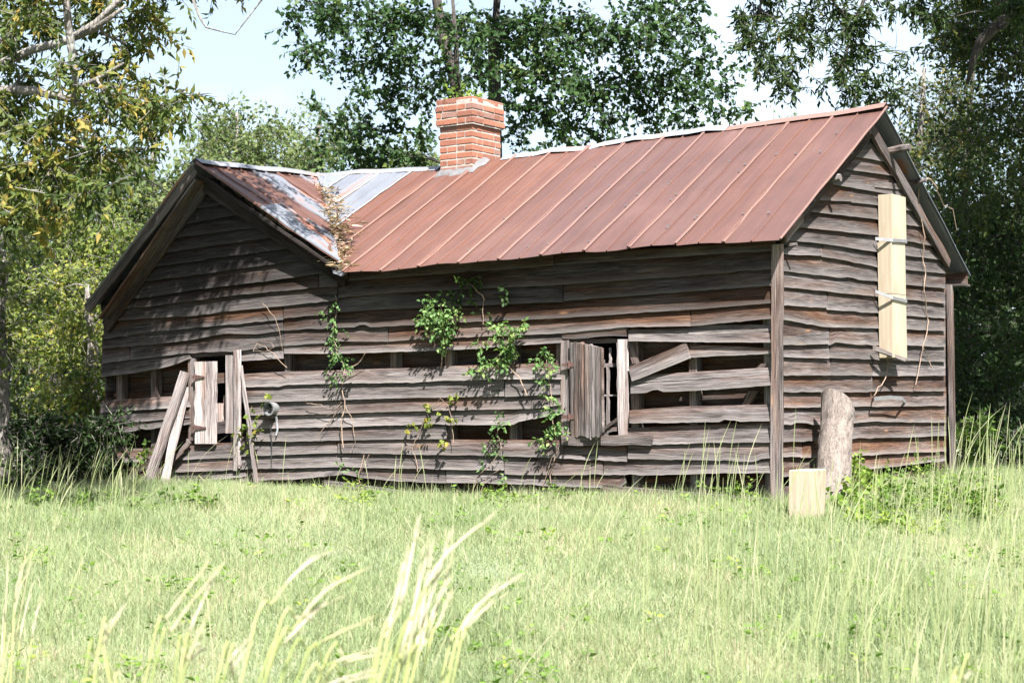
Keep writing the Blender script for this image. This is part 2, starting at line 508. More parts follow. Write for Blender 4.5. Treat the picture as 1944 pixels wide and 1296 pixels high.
def ground_z(x, y):
    """gentle slope up to the house"""
    x = np.asarray(x, dtype=float); y = np.asarray(y, dtype=float)
    t = np.clip(14.2 - y, 0, 30)
    z = -0.07*t - 0.035
    z = z + 0.035*np.sin(x*0.9+1.3)*np.sin(y*0.7) + 0.02*np.sin(x*2.3+y*1.7)
    return z

# ------------------------------------------------------------------ ground
def build_ground():
    xs = np.concatenate([[-900, -200, -60, -25], np.linspace(-14, 14, 57), [25, 60, 200, 900]])
    ys = np.concatenate([[-200, -40, -8], np.linspace(-2, 34, 73), [50, 90, 250, 1200]])
    X, Y = np.meshgrid(xs, ys)
    Z = ground_z(X, Y)
    verts = np.stack([X.ravel(), Y.ravel(), Z.ravel()], 1)
    nx, ny = len(xs), len(ys)
    faces = [(j*nx+i, j*nx+i+1, (j+1)*nx+i+1, (j+1)*nx+i) for j in range(ny-1) for i in range(nx-1)]
    m, n, b = newmat('grassy_soil')
    ge = N(n, 'ShaderNodeNewGeometry').outputs['Position']
    f = noise(n, ge, 22, 5, 0.65)
    g = noise(n, ge, 1.1, 4, 0.6)
    c = ramp(n, f, [(0.3, (0.0753, 0.0968, 0.0535)), (0.55, (0.1301, 0.1522, 0.0891)), (0.75, (0.1916, 0.1867, 0.1336))])
    c = mixc(n, ramp(n, g, [(0.5, (0, 0, 0)), (0.75, (0.5, 0.5, 0.5))]), c, (0.17, 0.135, 0.085))
    n.links.new(c, b.inputs['Base Color'])
    b.inputs['Roughness'].default_value = 0.95
    bump(n, b, f, 0.6, 0.03)
    o = mk('ground', verts, faces, m, smooth=True, origin=(0, 0, 0))
    tag(o, kind='structure')
build_ground()

# ------------------------------------------------------------------ house
HOUSE = thing('weathered_house', 'derelict grey plank house with rusty tin roof and front gable', 'house', house(WS/2, WT/2, 0))

def interp(poly, x):
    """y of a pixel polyline at x, extended beyond its ends"""
    if len(poly) == 1: return poly[0][1]
    for (x0, y0), (x1, y1) in zip(poly, poly[1:]):
        if x <= x1: break
    return y0 + (y1-y0)*(x-x0)/(x1-x0)

def subpoly(poly, x0, x1, n):
    return [(x0+(x1-x0)*i/n, interp(poly, x0+(x1-x0)*i/n)) for i in range(n+1)]

def board(wall, bot, top, o_bot=0.044, o_top=0.0, th=0.026, brown=0.3, bright=0.5, name='siding_board', parent=None, rag=1.0, mat=None, n=None):
    """one plank on a wall plane: bot, top are equally long lists of photograph points on that wall"""
    parent = parent or HOUSE
    fn = {'F': onF, 'R': onR}[wall]
    rnd = random
    n = len(bot)-1
    verts, uv, uv2 = [], [], []
    u0 = rnd.uniform(0, 50); v0 = rnd.uniform(0, 50)
    bow = rnd.uniform(-0.004, 0.008)
    wav = 0.0
    p_prev = None; u = u0
    chip = 0; cb = 0
    tw = rnd.uniform(-0.006, 0.006)
    for i in range(n+1):
        wav = wav*0.96 + rnd.gauss(0, 0.12)*rag + rnd.gauss(0, 0.0)
        if chip > 0: chip -= 1; cb = cb*rnd.uniform(.6, 1.1)
        else: cb = 0
        if chip == 0 and rnd.random() < 0.006*rag: cb = rnd.uniform(1.5, 5.0); chip = rnd.choice((0, 1, 2, 4))
        fr = rnd.gauss(0, 0.28)*rag
        t = i/n
        ow = tw*(t-0.5)*2
        (bx, by), (tx, ty) = bot[i], top[i]
        by = by + wav*0.75 - cb + fr
        mxx, myy = (bx+tx)/2, (by+ty)/2
        ob, om, ot = o_bot+ow, (o_bot+o_top)/2+bow+ow*0.5, o_top
        pb = fn(bx, by, ob+th); pm = fn(mxx, myy, om+th); pt = fn(tx, ty, ot+th)
        ib = fn(bx, by, ob+th); nrm = NF if wall == 'F' else NR
        verts += [pb, pm, pt, pt-nrm*th, pb-nrm*th]
        if p_prev is not None: u += (pb-p_prev).length
        p_prev = pb
        w = (pt-pb).length
        uv += [(u, v0), (u, v0+w/2), (u, v0+w), (u, v0+w+th), (u, v0-th)]
        uv2 += [(t, 0), (t, 0.5), (t, 1), (t, 1), (t, 0)]
    faces = []
    for i in range(n):
        a, b = i*5, (i+1)*5
        for k in range(5):
            k2 = (k+1) % 5
            faces.append((a+k, b+k, b+k2, a+k2))
    faces.append((0, 1, 2, 3, 4)); faces.append(tuple(n*5+k for k in (4, 3, 2, 1, 0)))
    # orientation: front wall runs left->right in pixels
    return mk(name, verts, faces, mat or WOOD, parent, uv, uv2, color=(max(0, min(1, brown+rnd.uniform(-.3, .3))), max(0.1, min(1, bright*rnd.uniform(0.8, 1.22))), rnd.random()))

LAP = 8
def nseg(x0, x1): return max(4, int(abs(x1-x0)/10))

def row(wall, bot, top, joints=(), lap=True, trap=False, **k):
    """a course of boards, split at joints; top is the visible upper edge (the bottom of the course above)"""
    cuts = [bot[0][0]] + list(joints) + [bot[-1][0]]
    for x0, x1 in zip(cuts, cuts[1:]):
        g0 = 0 if x0 == cuts[0] else 1.0
        g1 = 0 if x1 == cuts[-1] else 1.0
        n = nseg(x0, x1)
        dy = random.uniform(-1.2, 1.2) if joints else 0
        bb = [(x, y+dy) for x, y in subpoly(bot, x0+g0, x1-g1, n)]
        if trap:
            tt = subpoly(top, top[0][0], top[-1][0], n)
        else:
            tt = [(x, interp(top, x)) for x, _ in bb]
        if lap: tt = [(x, y-LAP) for x, y in tt]
        board(wall, bb, tt, **k)

c1 = lambda *p: [(180+x/4, 330+y/4) for x, y in p]
c2 = lambda *p: [(180+x/4, 630+y/4) for x, y in p]
c3 = lambda *p: [(620+x/4, 450+y/4) for x, y in p]
c4 = lambda *p: [(620+x/4, 640+y/4) for x, y in p]
c5 = lambda *p: [(1040+x/4, 440+y/4) for x, y in p]
c6 = lambda *p: [(1040+x/4, 640+y/4) for x, y in p]
cA = lambda *p: [(1440+x*.3395, 180+y*.3395) for x, y in p]
cB = lambda *p: [(1440+x*.3086, 600+y*.3086) for x, y in p]

# --- gable part of the front wall
gab = [c1((790, 158), (1000, 128)), c1((700, 275), (1110, 212)), c1((610, 397), (1210, 288)), c1((520, 497), (1350, 392)),
       c1((410, 620), (900, 545), (1480, 464)), c1((305, 724), (700, 672), (1180, 605), (1630, 545)),
       c1((195, 840), (700, 778), (1180, 710), (1750, 636)), c1((75, 977), (450, 930), (715, 885), (1180, 830), (1835, 742))]
prev = c1((855, 70), (900, 66))
for b_ in gab:
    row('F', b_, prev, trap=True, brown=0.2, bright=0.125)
    prev = b_
rect = [(c1((45, 1043), (400, 1010), (780, 960), (1050, 925), (1840, 850)), [c1((1700, 0))[0][0]]),
        (c1((60, 1120), (370, 1098), (740, 1080), (1050, 1038), (1440, 1000), (1840, 960)), []),
        (c1((65, 1252), (400, 1200), (690, 1172), (1050, 1140), (1430, 1100), (1840, 1062)), [c1((690, 0))[0][0], c1((1430, 0))[0][0]]),
        (c2((55, 125), (380, 95), (700, 62), (870, 32), (1000, 8), (1060, 12), (1250, 15), (1430, -10), (1845, -30)), [c2((1430, 0))[0][0]]),
        (c2((55, 237), (260, 210), (700, 155), (1070, 142), (1250, 122), (1430, 102), (1850, 75)), [c2((265, 0))[0][0], c2((1435, 0))[0][0]])]
for i, (b_, j) in enumerate(rect):
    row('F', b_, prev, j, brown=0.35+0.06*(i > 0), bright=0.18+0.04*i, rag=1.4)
    prev = b_
row('F', c2((48, 342), (300, 310), (500, 275), (620, 240), (722, 200)), c2((55, 237), (260, 210), (722, 155)), brown=0.35, bright=0.36)
row('F', c2((1100, 222), (1425, 200)), c2((1100, 138), (1430, 102)), brown=0.3, bright=0.40)
# --- lower left
row('F', c2((45, 612), (600, 575), (720, 570)), c2((50, 522), (720, 478)), lap=False, brown=0.15, bright=0.5)
row('F', c2((38, 707), (560, 662), (720, 655)), c2((45, 612), (600, 575), (720, 570)), brown=0.15, bright=0.46)
row('F', c2((60, 792), (150, 774), (500, 725), (720, 702)), c2((38, 707), (560, 662), (720, 655)), brown=0.65, bright=0.45, rag=2)
row('F', c2((80, 995), (430, 982)), c2((80, 890), (470, 880)), lap=False, brown=0.25, bright=0.62)
K1 = c2((610, 972), (1050, 952)); K2 = c2((600, 1062), (880, 1060), (1100, 1045)); K3 = c2((590, 1137), (880, 1128), (1140, 1100)); K4 = c2((560, 1182), (740, 1170), (1140, 1150)); K5 = c2((545, 1228), (1140, 1208))
row('F', K1, c2((740, 848), (1050, 838)), lap=False, trap=True, brown=0.15, bright=0.52)
row('F', K2, K1, brown=0.15, bright=0.54, rag=1.6)
row('F', K3, K2, [c2((880, 0))[0][0]], brown=0.2, bright=0.5)
row('F', K4, K3, brown=0.3, bright=0.46, rag=2)
row('F', K5, K4, brown=0.3, bright=0.46)
# --- middle
Bt = c2((1110, 320), (1430, 300), (1750, 292)) + c4((540, 235), (1040, 215), (1780, 192))
Bb = c2((1110, 418), (1400, 416), (1440, 402), (1700, 394)) + c4((640, 346), (870, 332), (1520, 321), (1785, 321))
Cb = c2((1115, 537), (1700, 522)) + c4((640, 462), (1350, 450), (1785, 432))
Db = c2((1140, 632), (1420, 631), (1740, 623)) + c4((700, 560), (1340, 547), (1600, 541), (1785, 512))
Eb = c2((1150, 737), (1740, 722)) + c4((700, 662), (1410, 666), (1450, 642), (1600, 610), (1785, 582))
Fb = c2((1150, 827), (1500, 832), (1740, 825)) + c4((470, 776), (905, 771))
Gb = c2((1100, 940), (1740, 916)) + c4((60, 875), (700, 891), (1340, 902), (1800, 917))
Hb = c2((1100, 1042), (1900, 1024)) + c4((270, 991), (800, 1001), (1340, 1011))
H2b = c4((1352, 1036), (1400, 1041)) + c6((0, 1046), (600, 1041), (640, 1032), (700, 1046), (1140, 1036), (1230, 1030), (1705, 1026))
Ib = c2((1100, 1132), (1540, 1116), (1900, 1080)) + c4((270, 1062), (500, 1086), (900, 1106), (1400, 1116), (1900, 1138)) + c6((300, 1141), (555, 1155), (585, 1108))
row('F', Bb, Bt, lap=False, brown=0.12, bright=0.56, rag=1.3)
row('F', Cb, Bb, [c4((1350, 0))[0][0]], brown=0.2, bright=0.46)
row('F', Db, Cb, brown=0.15, bright=0.47)
row('F', Eb, Db, brown=0.12, bright=0.52, rag=1.3)
row('F', Fb, Eb, brown=0.15, bright=0.5)
row('F', Gb, Fb[:-1] + c4((860, 780), (905, 808), (1785, 812)), [c4((80, 0))[0][0]], brown=0.15, bright=0.52)
row('F', Hb, Gb, brown=0.18, bright=0.49)
row('F', Ib, Hb + c4((1400, 1041)) + c6((0, 1046), (600, 1041)), [c4((905, 0))[0][0]], brown=0.18, bright=0.52, rag=1.6)
# --- right of the valley, under the eave
FRb = [(643, 533), (1052, 503), (1470, 474)]
M1 = [(642, 565), (740, 556), (1052, 541), (1283, 526), (1470, 511)]
M2 = [(641, 592), (740, 586), (870, 580), (1067, 572), (1305, 554), (1469, 542)]
M3 = [(642, 622), (740, 619), (870, 612), (1052, 604), (1185, 595), (1310, 587), (1469, 575)]
M4 = [(641, 647), (737, 647), (870, 640), (1065, 632), (1187, 620), (1310, 618)]
M4b = [(1312, 619), (1467, 604)]
M5 = [(539, 671), (642, 671), (845, 665), (1067, 650)]
row('F', FRb, [(643, 515), (1052, 484), (1470, 456)], [1052], lap=False, brown=0.6, bright=0.24, o_bot=0.03, o_top=0.02)  # brown-stained; brightness of these top courses also lowered to deepen the eave shade
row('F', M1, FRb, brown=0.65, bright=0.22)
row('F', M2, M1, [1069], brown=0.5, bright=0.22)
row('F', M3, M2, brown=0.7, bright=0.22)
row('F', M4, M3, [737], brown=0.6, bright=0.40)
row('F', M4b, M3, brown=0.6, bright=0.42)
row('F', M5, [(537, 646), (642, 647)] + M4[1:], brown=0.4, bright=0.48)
# --- right of the window
row('F', c5((612, 830), (1692, 841)), c5((612, 745), (1080, 730), (1200, 706), (1640, 704), (1692, 710)), lap=False, brown=0.2, bright=0.55)
row('F', c5((1075, 952), (1705, 926)), c5((1075, 858), (1400, 866), (1705, 884)), lap=False, o_bot=0.015, brown=0.2, bright=0.50)
R3 = c5((640, 1147), (1702, 1081))
row('F', R3, c5((640, 1110), (780, 1082), (1702, 1028)), lap=False, o_bot=0.02, brown=0.25, bright=0.52)
row('F', c5((628, 1226), (1300, 1195), (1702, 1166)), R3, brown=0.12, bright=0.50)
R5 = c6((618, 651), (1100, 645), (1702, 636)); R6 = c6((608, 816), (790, 816), (1200, 801), (1702, 796)); R7 = c6((607, 921), (1100, 931), (1575, 946), (1592, 926), (1702, 916))
row('F', R5, c6((618, 555), (1000, 525), (1702, 510)), lap=False, brown=0.2, bright=0.54)
row('F', R6, c6((608, 688), (1100, 666), (1702, 644)), lap=False, brown=0.12, bright=0.56)
row('F', R7, R6, brown=0.1, bright=0.53)
row('F', H2b, c4((1352, 914)) + c6((0, 918), (440, 935), (605, 936), (1100, 931), (1702, 914)), [c6((420, 0))[0][0]], brown=0.12, bright=0.56)
row('F', c6((90, 917), (440, 936), (600, 941)), c6((90, 812), (600, 822)), lap=False, brown=0.45, bright=0.46, rag=2)
# diagonal slipped board
board('F', subpoly(c5((638, 1136), (1076, 962)), *[c5((638, 0), (1076, 0))[i][0] for i in (0, 1)], 8),
      subpoly(c5((610, 1028), (1050, 838)), *[c5((610, 0), (1050, 0))[i][0] for i in (0, 1)], 8), o_bot=0.045, o_top=0.035, brown=0.3, bright=0.56)

# --- right wall
rg = [cA((500, 338), (760, 384)), cA((445, 408), (795, 458)), cA((370, 492), (670, 545), (860, 577)), cA((290, 588), (520, 596), (660, 612), (925, 657)),
      cA((235, 648), (660, 695), (965, 750)), cA((175, 733), (660, 785), (1020, 852)), cA((132, 810), (350, 830), (650, 875), (1060, 927))]
prev = cA((590, 215), (665, 225))
for i, b_ in enumerate(rg):
    if i == 3:
        xj = cA((523, 0))[0][0]
        n0, n1 = 5, 6
        tx = cA((540, 0))[0][0]
        board('R', subpoly(b_, b_[0][0], xj, n0), [(x, y-LAP) for x, y in subpoly(prev, prev[0][0], tx, n0)], brown=0.45, bright=0.33)
        board('R', [(x, y+1.5) for x, y in subpoly(b_, xj+1, b_[-1][0], n1)], [(x, y-LAP) for x, y in subpoly(prev, tx+1, prev[-1][0], n1)], brown=0.35, bright=0.34)
    else:
        row('R', b_, prev, trap=True, brown=0.45, bright=0.33)
    prev = b_
rr = [(cA((132, 895), (360, 905), (650, 960), (1045, 1000)), [cA((360, 0))[0][0]]), (cA((132, 985), (650, 1042), (1045, 1082)), []),
      (cA((132, 1075), (640, 1125), (1045, 1166)), []), (cA((132, 1180), (385, 1198), (640, 1215), (1045, 1248)), [cA((388, 0))[0][0]]),
      (cB((135, 20), (430, 70), (710, 75), (1150, 95)), []), (cB((135, 175), (435, 172), (695, 172), (1150, 190)), [cB((438, 0))[0][0], cB((905, 0))[0][0]]),
      (cB((135, 250), (690, 265), (1150, 282)), [cB((438, 0))[0][0]]), (cB((135, 365), (445, 367), (700, 370), (1150, 370)), [cB((445, 0))[0][0], cB((705, 0))[0][0]]),
      (cB((135, 465), (700, 462), (1150, 462)), [cB((704, 0))[0][0]]), (cB((135, 565), (600, 556), (1155, 550)), []),
      (cB((135, 668), (360, 668), (590, 660), (690, 650), (712, 630), (730, 652), (1155, 655)), []), (cB((135, 775), (360, 768), (585, 752), (1155, 735)), [cB((480, 0))[0][0]]),
      (cB((135, 870), (360, 868), (575, 858), (1000, 835), (1155, 830)), [cB((270, 0))[0][0]]), (cB((135, 988), (360, 965), (650, 945), (1155, 885)), [])]
for i, (b_, j) in enumerate(rr):
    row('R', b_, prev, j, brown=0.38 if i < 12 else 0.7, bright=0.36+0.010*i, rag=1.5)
    prev = b_

# --- corner posts, studs, sills, inner boards
def plank(name, p0, p1, wdir, ndir, w, t, parent=None, brown=0.2, bright=0.55, n=5, rag=0.003, mat=None, taper=0.0, label=None):
    """a straight plank from p0 to p1, w wide along wdir, t thick along ndir"""
    parent = parent or HOUSE
    p0, p1 = Vector(p0), Vector(p1)
    verts, uv, uv2, faces = [], [], [], []
    u0, v0 = random.uniform(0, 50), random.uniform(0, 50)
    L = (p1-p0).length
    for i in range(n+1):
        f = i/n
        c = p0.lerp(p1, f)
        hw = w/2*(1-taper*f)
        a, b = random.gauss(0, rag), random.gauss(0, rag)
        for sx, sy in ((-1, -1), (1, -1), (1, 1), (-1, 1)):
            verts.append(c + wdir*(sx*hw + (a if sx < 0 else b)) + ndir*(sy*t/2))
        u = u0+L*f
        uv += [(u, v0), (u, v0+w), (u, v0+w+t), (u, v0-t)]
        uv2 += [(f, 0.35), (f, 0.6), (f, 0.6), (f, 0.35)]
    for i in range(n):
        for k in range(4):
            k2 = (k+1) % 4
            faces.append((i*4+k, i*4+k2, i*4+4+k2, i*4+4+k))
    faces += [(0, 3, 2, 1), tuple(n*4+k for k in range(4))]
    o = mk(name, verts, faces, mat or WOOD, parent, uv, uv2, color=(max(0, brown), bright*random.uniform(.93, 1.07), random.random()))
    if label: o['label'] = label
    return o

# front corner board and post behind
s_c = 0.045
plank('corner_post', onF(1474.5, 962, 0.056), onF(1476.5, 464, 0.056), A_, NF, abs(sof(onF(1465.5, 700, .056))-sof(onF(1485, 700, .056))), 0.04, bright=0.85, brown=0.4, n=9)
plank('corner_post', house(-0.045, WT-0.02, -0.05), house(-0.045, WT-0.02, 1.95), B_, NR, 0.10, 0.035, bright=0.58, brown=0.2, n=7)
plank('corner_post', house(-0.0, WT+0.02, -0.05), house(-0.0, WT+0.02, 1.95), A_, NF, 0.10, 0.03, bright=0.5, n=5)
STUD_PX = [(225, 'l'), (290, ''), (362, ''), (442, ''), (545, ''), (746, ''), (850, ''), (972, ''), (1062, ''), (1204, ''), (1315, ''), (1457, '')]
TOPZ = 2.0
for px, _ in STUD_PX:
    s = sof(onF(px, 700, 0))
    plank('stud', house(s, 0.053, 0.0), house(s, 0.053, TOPZ-0.05), A_, B_, 0.075, 0.095, brown=0.3, bright=0.62, n=4)
# braces and slanting odd pieces in the gaps
for a, b, w in (((1453, 690), (1425, 720), .06), ((1432, 742), (1405, 790), .07), ((1350, 905), (1328, 948), .07), ((1196, 650), (1210, 690), .07), ((231, 828), (242, 860), .05)):
    plank('brace', onF(*a, -0.02), onF(*b, -0.02), A_, B_, w, 0.05, brown=0.3, bright=0.6, n=3)
plank('sill_beam', onF(1150, 930, 0.02), onF(1472, 958, 0.02), UP, B_, 0.09, 0.12, brown=0.2, bright=0.55, n=7)
plank('sill_beam', onF(618, 915, 0.05), onF(845, 948, 0.05), UP, B_, 0.05, 0.05, brown=0.2, bright=0.5, n=6)
plank('sill_beam', onF(205, 950, -0.05), onF(1472, 965, -0.05), UP, B_, 0.16, 0.14, brown=0.3, bright=0.4, n=10)
plank('sill_beam', house(-0.0, 0.1, 0.02), house(-0.0, WT-0.1, 0.04), UP, NR, 0.16, 0.08, brown=0.3, bright=0.4, n=6)

WIN = []   # window openings on the front wall in (s0, s1, z0, z1)
for (x0, y0, x1, y1) in ((372, 682, 436, 842), (1080, 648, 1178, 826)):
    p, q = onF(x0, y1, 0), onF(x1, y0, 0)
    WIN.append((sof(q), sof(p), p.z, q.z))

def plain_board(s0, s1, z0, z1, d, name='inner_board', brown=0.75, bright=0.36):
    plank(name, house(s0, d, (z0+z1)/2), house(s1, d, (z0+z1)/2), UP, B_, (z1-z0), 0.02, brown=brown, bright=bright, n=3)
z = -0.05; k = 0
SLEFT = sof(onF(214, 800, -0.1))
while z < 2.05:
    h = random.uniform(0.17, 0.22)
    segs = [(0.02, SLEFT)]
    for (s0, s1, z0, z1) in WIN:
        if z+h > z0-0.02 and z < z1+0.02:
            segs = [q for (a, b) in segs for q in ((a, min(b, s0)), (max(a, s1), b)) if q[1]-q[0] > 0.05]
    for (a, b) in segs:
        if b-a > 3.2:
            m_ = a+(b-a)*random.uniform(.4, .6)
            plain_board(a, m_-0.003, z, z+h+0.012, 0.125+0.022*(k % 2)); plain_board(m_+0.003, b, z, z+h+0.012, 0.125+0.022*(k % 2))
        else: plain_board(a, b, z, z+h+0.012, 0.125+0.022*(k % 2))
    z += h; k += 1
# rear and left walls, floor
z = -0.05
while z < 2.0:
    zz = z + 0.2
    back_gap = 0.95 < z < 1.6
    for (a, b) in ((0.02, 4.3), (4.32, WS-0.1)):
        if back_gap and a > 4: b0 = [(4.32, 5.35), (7.35, WS-0.05)]
        else: b0 = [(a, b)]
        for q in b0: plain_board(q[0], q[1], z, zz+0.015, WT-0.02, 'siding_board', 0.2, 0.45)
    plank('siding_board', house(WS-0.01, 0.05, z+0.1), house(WS-0.01, WT-0.05, z+0.1), UP, A_, 0.215, 0.02, brown=0.2, bright=0.45, n=3)
    z = zz
fl, ff = boxmesh(house(WS/2, WT/2, 0.05), A_, B_, UP, WS/2-0.15, WT/2-0.2, 0.03)
mk('floor', fl, ff, simple('old_floor_boards', (0.10, 0.075, 0.055), 0.9), HOUSE)

# ------------------------------------------------------------------ roof
eE = E_
def EAVE(px, py): return onF(px, py, eE)
ER, EL = EAVE(1477, 457), EAVE(648, 520)
eave_px = [(648, 520), (720, 519), (790, 510.5), (937, 496.5), (1106, 479.5), (1290, 467), (1477, 457)]
eave_pts = [(sof(EAVE(*p)), EAVE(*p).z) for p in eave_px]
def onRidge(px, py): return hit(px, py, C0 + B_*(WT/2), NF)
ridge_px = [(602, 334), (700, 330), (835, 322), (950, 303), (1100, 283), (1250, 262), (1400, 243), (1550, 224), (1680, 206)]
ridge_pts = [(sof(onRidge(*p)), onRidge(*p).z) for p in ridge_px]
def lerp_tab(tab, s):
    t = sorted(tab)
    xs = [a for a, _ in t]; ys = [b for _, b in t]
    if s <= xs[0]: return ys[0]+(ys[1]-ys[0])*(s-xs[0])/(xs[1]-xs[0])
    if s >= xs[-1]: return ys[-1]+(ys[-1]-ys[-2])*(s-xs[-1])/(xs[-1]-xs[-2])
    return float(np.interp(s, xs, ys))
S_R = sof(ER)                                   # right end of the roof
J = onRidge(602, 334); SJ = sof(J)
SV = sof(EL)
def eaveP(s): return house(s, -eE, lerp_tab(eave_pts, s))
def ridgeP(s): return house(s, WT/2, lerp_tab(ridge_pts, s))
def backP(s): return house(s, WT+eE*0.8, lerp_tab(eave_pts, s)-0.02)

ROOF = bpy.data.objects.new('roof', None); link(ROOF, HOUSE, house(WS/2, WT/2, 2.0))

def sheet(t0, b0, t1, b1, mat, parent=ROOF, brown=0.0, bright=0.5, rib=0.022, n=9, edge=True, lift=0.0, name='roof_sheet', sag=0.006):
    """a crimped metal sheet: upper edge t0-t1, lower edge b0-b1 (0 = its left side)"""
    prof = [(0.0, 0), (0.018, 1), (0.036, 0.1), (0.05, 0.75), (0.07, 0), (0.27, 0), (0.485, 0), (0.5, 0.8), (0.515, 0), (0.73, 0), (0.955, 0), (0.975, 0.9), (1.0, 0.5)]
    lapv = (t1-t0).normalized()*0.035
    t1 = t1+lapv; b1 = b1+lapv
    nrm = ((t1-t0).cross(b0-t0)).normalized()
    if nrm.z < 0: nrm = -nrm
    verts, uv, uvh = [], [], []
    W = max((t1-t0).length, (b1-b0).length)
    u0, v0 = random.uniform(0, 40), random.uniform(0, 40)
    wv = [random.gauss(0, sag) for _ in range(n+1)]
    ew = [random.gauss(0, 0.004) for _ in range(n+1)]
    for layer in (0, -0.004):
        for i in range(n+1):
            f = i/n
            a, b = t0.lerp(b0, f), t1.lerp(b1, f)
            for (x, h) in prof:
                hh = h*rib + math.sin(x*math.pi*2*1.3+i)*0.0012 + wv[i]*math.sin(x*math.pi) + ew[i]*(x > 0.9 or x < 0.05)
                verts.append(a.lerp(b, x) + nrm*(hh+layer+lift))
                uv.append((u0+W*x, v0 + (b0-t0).length*f)); uvh.append((h, f))
    m = len(prof); q = (n+1)*m
    faces = []
    for i in range(n):
        for k in range(m-1):
            a = i*m+k
            faces.append((a, a+1, a+m+1, a+m))
            faces.append((q+a, q+a+m, q+a+m+1, q+a+1))
        faces.append((i*m, i*m+m, q+i*m+m, q+i*m)); k = m-1
        faces.append((i*m+k, q+i*m+k, q+i*m+m+k, i*m+m+k))
    for k in range(m-1):
        faces.append((k, q+k, q+k+1, k+1))
        a = n*m+k
        faces.append((a, a+1, q+a+1, q+a))
    return mk(name, verts, faces, mat, parent, uv, uvh, color=(max(0, min(1, brown)), bright, 0))

# main front slope
sp = (sof(EAVE(720, 519)) - sof(EAVE(1464, 458)))/9
cuts = [S_R, sof(EAVE(1464, 458))]
while cuts[-1] < SJ - 0.1: cuts.append(cuts[-1]+sp)
cuts = [S_R] + cuts[2:]
cuts[-1] = SJ-0.02
ni = len(cuts)-1
brn = [0.75, 0.6, 0.7, 0.8, 0.75, 0.9, 0.55, 0.35, 0.2, 0.12, 0.1, 0.0, 0.0]
for i in range(ni):
    s1, s0 = cuts[i], cuts[i+1]             # s0 is the left side
    def low(s):
        if s <= SV: return eaveP(s)
        k = (s-SV)/(SJ-SV)
        return EL.lerp(J, k)
    galv = i in (ni-2, ni-3, ni-1) and s1 > SV+0.45
    sheet(ridgeP(s0), low(s0), ridgeP(s1), low(s1), GALV if galv else RUST, brown=brn[min(i, 12)] + random.uniform(-.1, .1), bright=random.uniform(.47, .54), lift=0.0015*i+0.004)
# rear slope
for i in range(ni):
    s1, s0 = cuts[i], cuts[i+1]
    def lowb(s):
        if s <= SV: return backP(s)
        k = (s-SV)/(SJ-SV)
        return backP(SV).lerp(ridgeP(SJ), k)
    sheet(ridgeP(s1), lowb(s1), ridgeP(s0), lowb(s0), GALV if i % 3 != 1 else RUST, bright=0.42, lift=0.0015*i+0.004, n=6)

# front wing
e2 = 0.0155*D
AP = onF(370, 310, e2)
WRf = onF(640, 496, e2)
q_r = WRf - AP
WLf = onF(168, 578, e2)
q_l = WLf - AP
APb = house(sof(J), WT+e2, J.z)
nW = 5
def wr(k):                      # ridge point of the wing
    return AP.lerp(J, k)
spec = [('R', 0.3, 0.5), ('R', 0.4, 0.47), ('G', 0, 0.5), ('R', 0.35, 0.46), ('G', 0, 0.5)]
for i in range(nW):
    k0, k1 = i/nW, (i+1)/nW
    if k1 > 0.985: k1 = 0.985
    t0, t1 = wr(k0), wr(k1)
    b0, b1 = t0+q_r*(1-k0), t1+q_r*(1-k1)
    kind, br, bt = spec[i]
    sheet(t0, b0, t1, b1, RUST if kind == 'R' else GALV, brown=br, bright=bt, lift=0.0015*i+0.004)
    if i == 0:                  # newer lower sheet lapped over the first one
        f = 0.47
        sheet(t0.lerp(b0, f), b0+q_r*0.01, t1.lerp(b1, f*1.12), b1+q_r*0.01, GALV, bright=0.52, lift=0.014)
        sheet(t0.lerp(b0, 0.72)+(t1-t0)*0.9, b0.lerp(b1, 0.9), t1.lerp(b1, 0.75)+(t1-t0)*0.12, b1+(t1-t0)*0.1, GALV, bright=0.5, lift=0.022, n=5)
for i in range(8):
    k0, k1 = i/8, (i+1)/8
    t0, t1 = AP.lerp(APb, k0), AP.lerp(APb, k1)
    sheet(t1, t1+q_l, t0, t0+q_l, RUST if i % 3 else GALV, brown=0.4, bright=0.46, n=6, lift=0.001*i)
for i in range(4):              # rear right of the wing
    k0, k1 = i/4, (i+1)/4
    t0, t1 = J.lerp(APb, k0), J.lerp(APb, k1)
    sheet(t0, t0+q_r*max(0.02, k0), t1, t1+q_r*k1, GALV, bright=0.45, n=5)

def cap(pts, w, mat, bright=0.5, lift=0.03, brown=0.2):
    """folded ridge cap"""
    vs, fs, uv = [], [], []
    u = random.uniform(0, 30)
    across = None
    for i, p in enumerate(pts):
        d = (pts[min(i+1, len(pts)-1)]-pts[max(0, i-1)]).normalized()
        side = d.cross(UP).normalized()
        j = random.gauss(0, 0.008)
        for (x, zz) in ((-w, -w*0.56), (-w*0.92, -w*0.48), (0, 0.012), (w*0.92, -w*0.48), (w, -w*0.56)):
            vs.append(p + side*x + UP*(zz+lift+j))
            uv.append((u+x, u+i*0.2))
    for i in range(len(pts)-1):
        for k in range(4):
            fs.append((i*5+k, i*5+k+1, i*5+6+k, i*5+5+k))
    return mk('ridge_cap', vs, fs, mat, ROOF, uv, uv, color=(brown, bright, 0))
def ridge_run(s0, s1, n): return [ridgeP(s0+(s1-s0)*i/n) for i in range(n+1)]
s_ch = sof(onRidge(957, 300)); s_ch2 = sof(onRidge(838, 322))
cap(ridge_run(S_R-0.02, s_ch*0.36, 7), 0.075, RUST, 0.62, brown=0.9)
cap(ridge_run(s_ch*0.36-0.05, s_ch*0.70, 7), 0.085, GALV, 0.5, 0.034)
cap(ridge_run(s_ch*0.70-0.05, s_ch, 6), 0.08, GALV, 0.55, 0.03)
cap(ridge_run(s_ch2, SJ+0.02, 8), 0.08, GALV, 0.45)
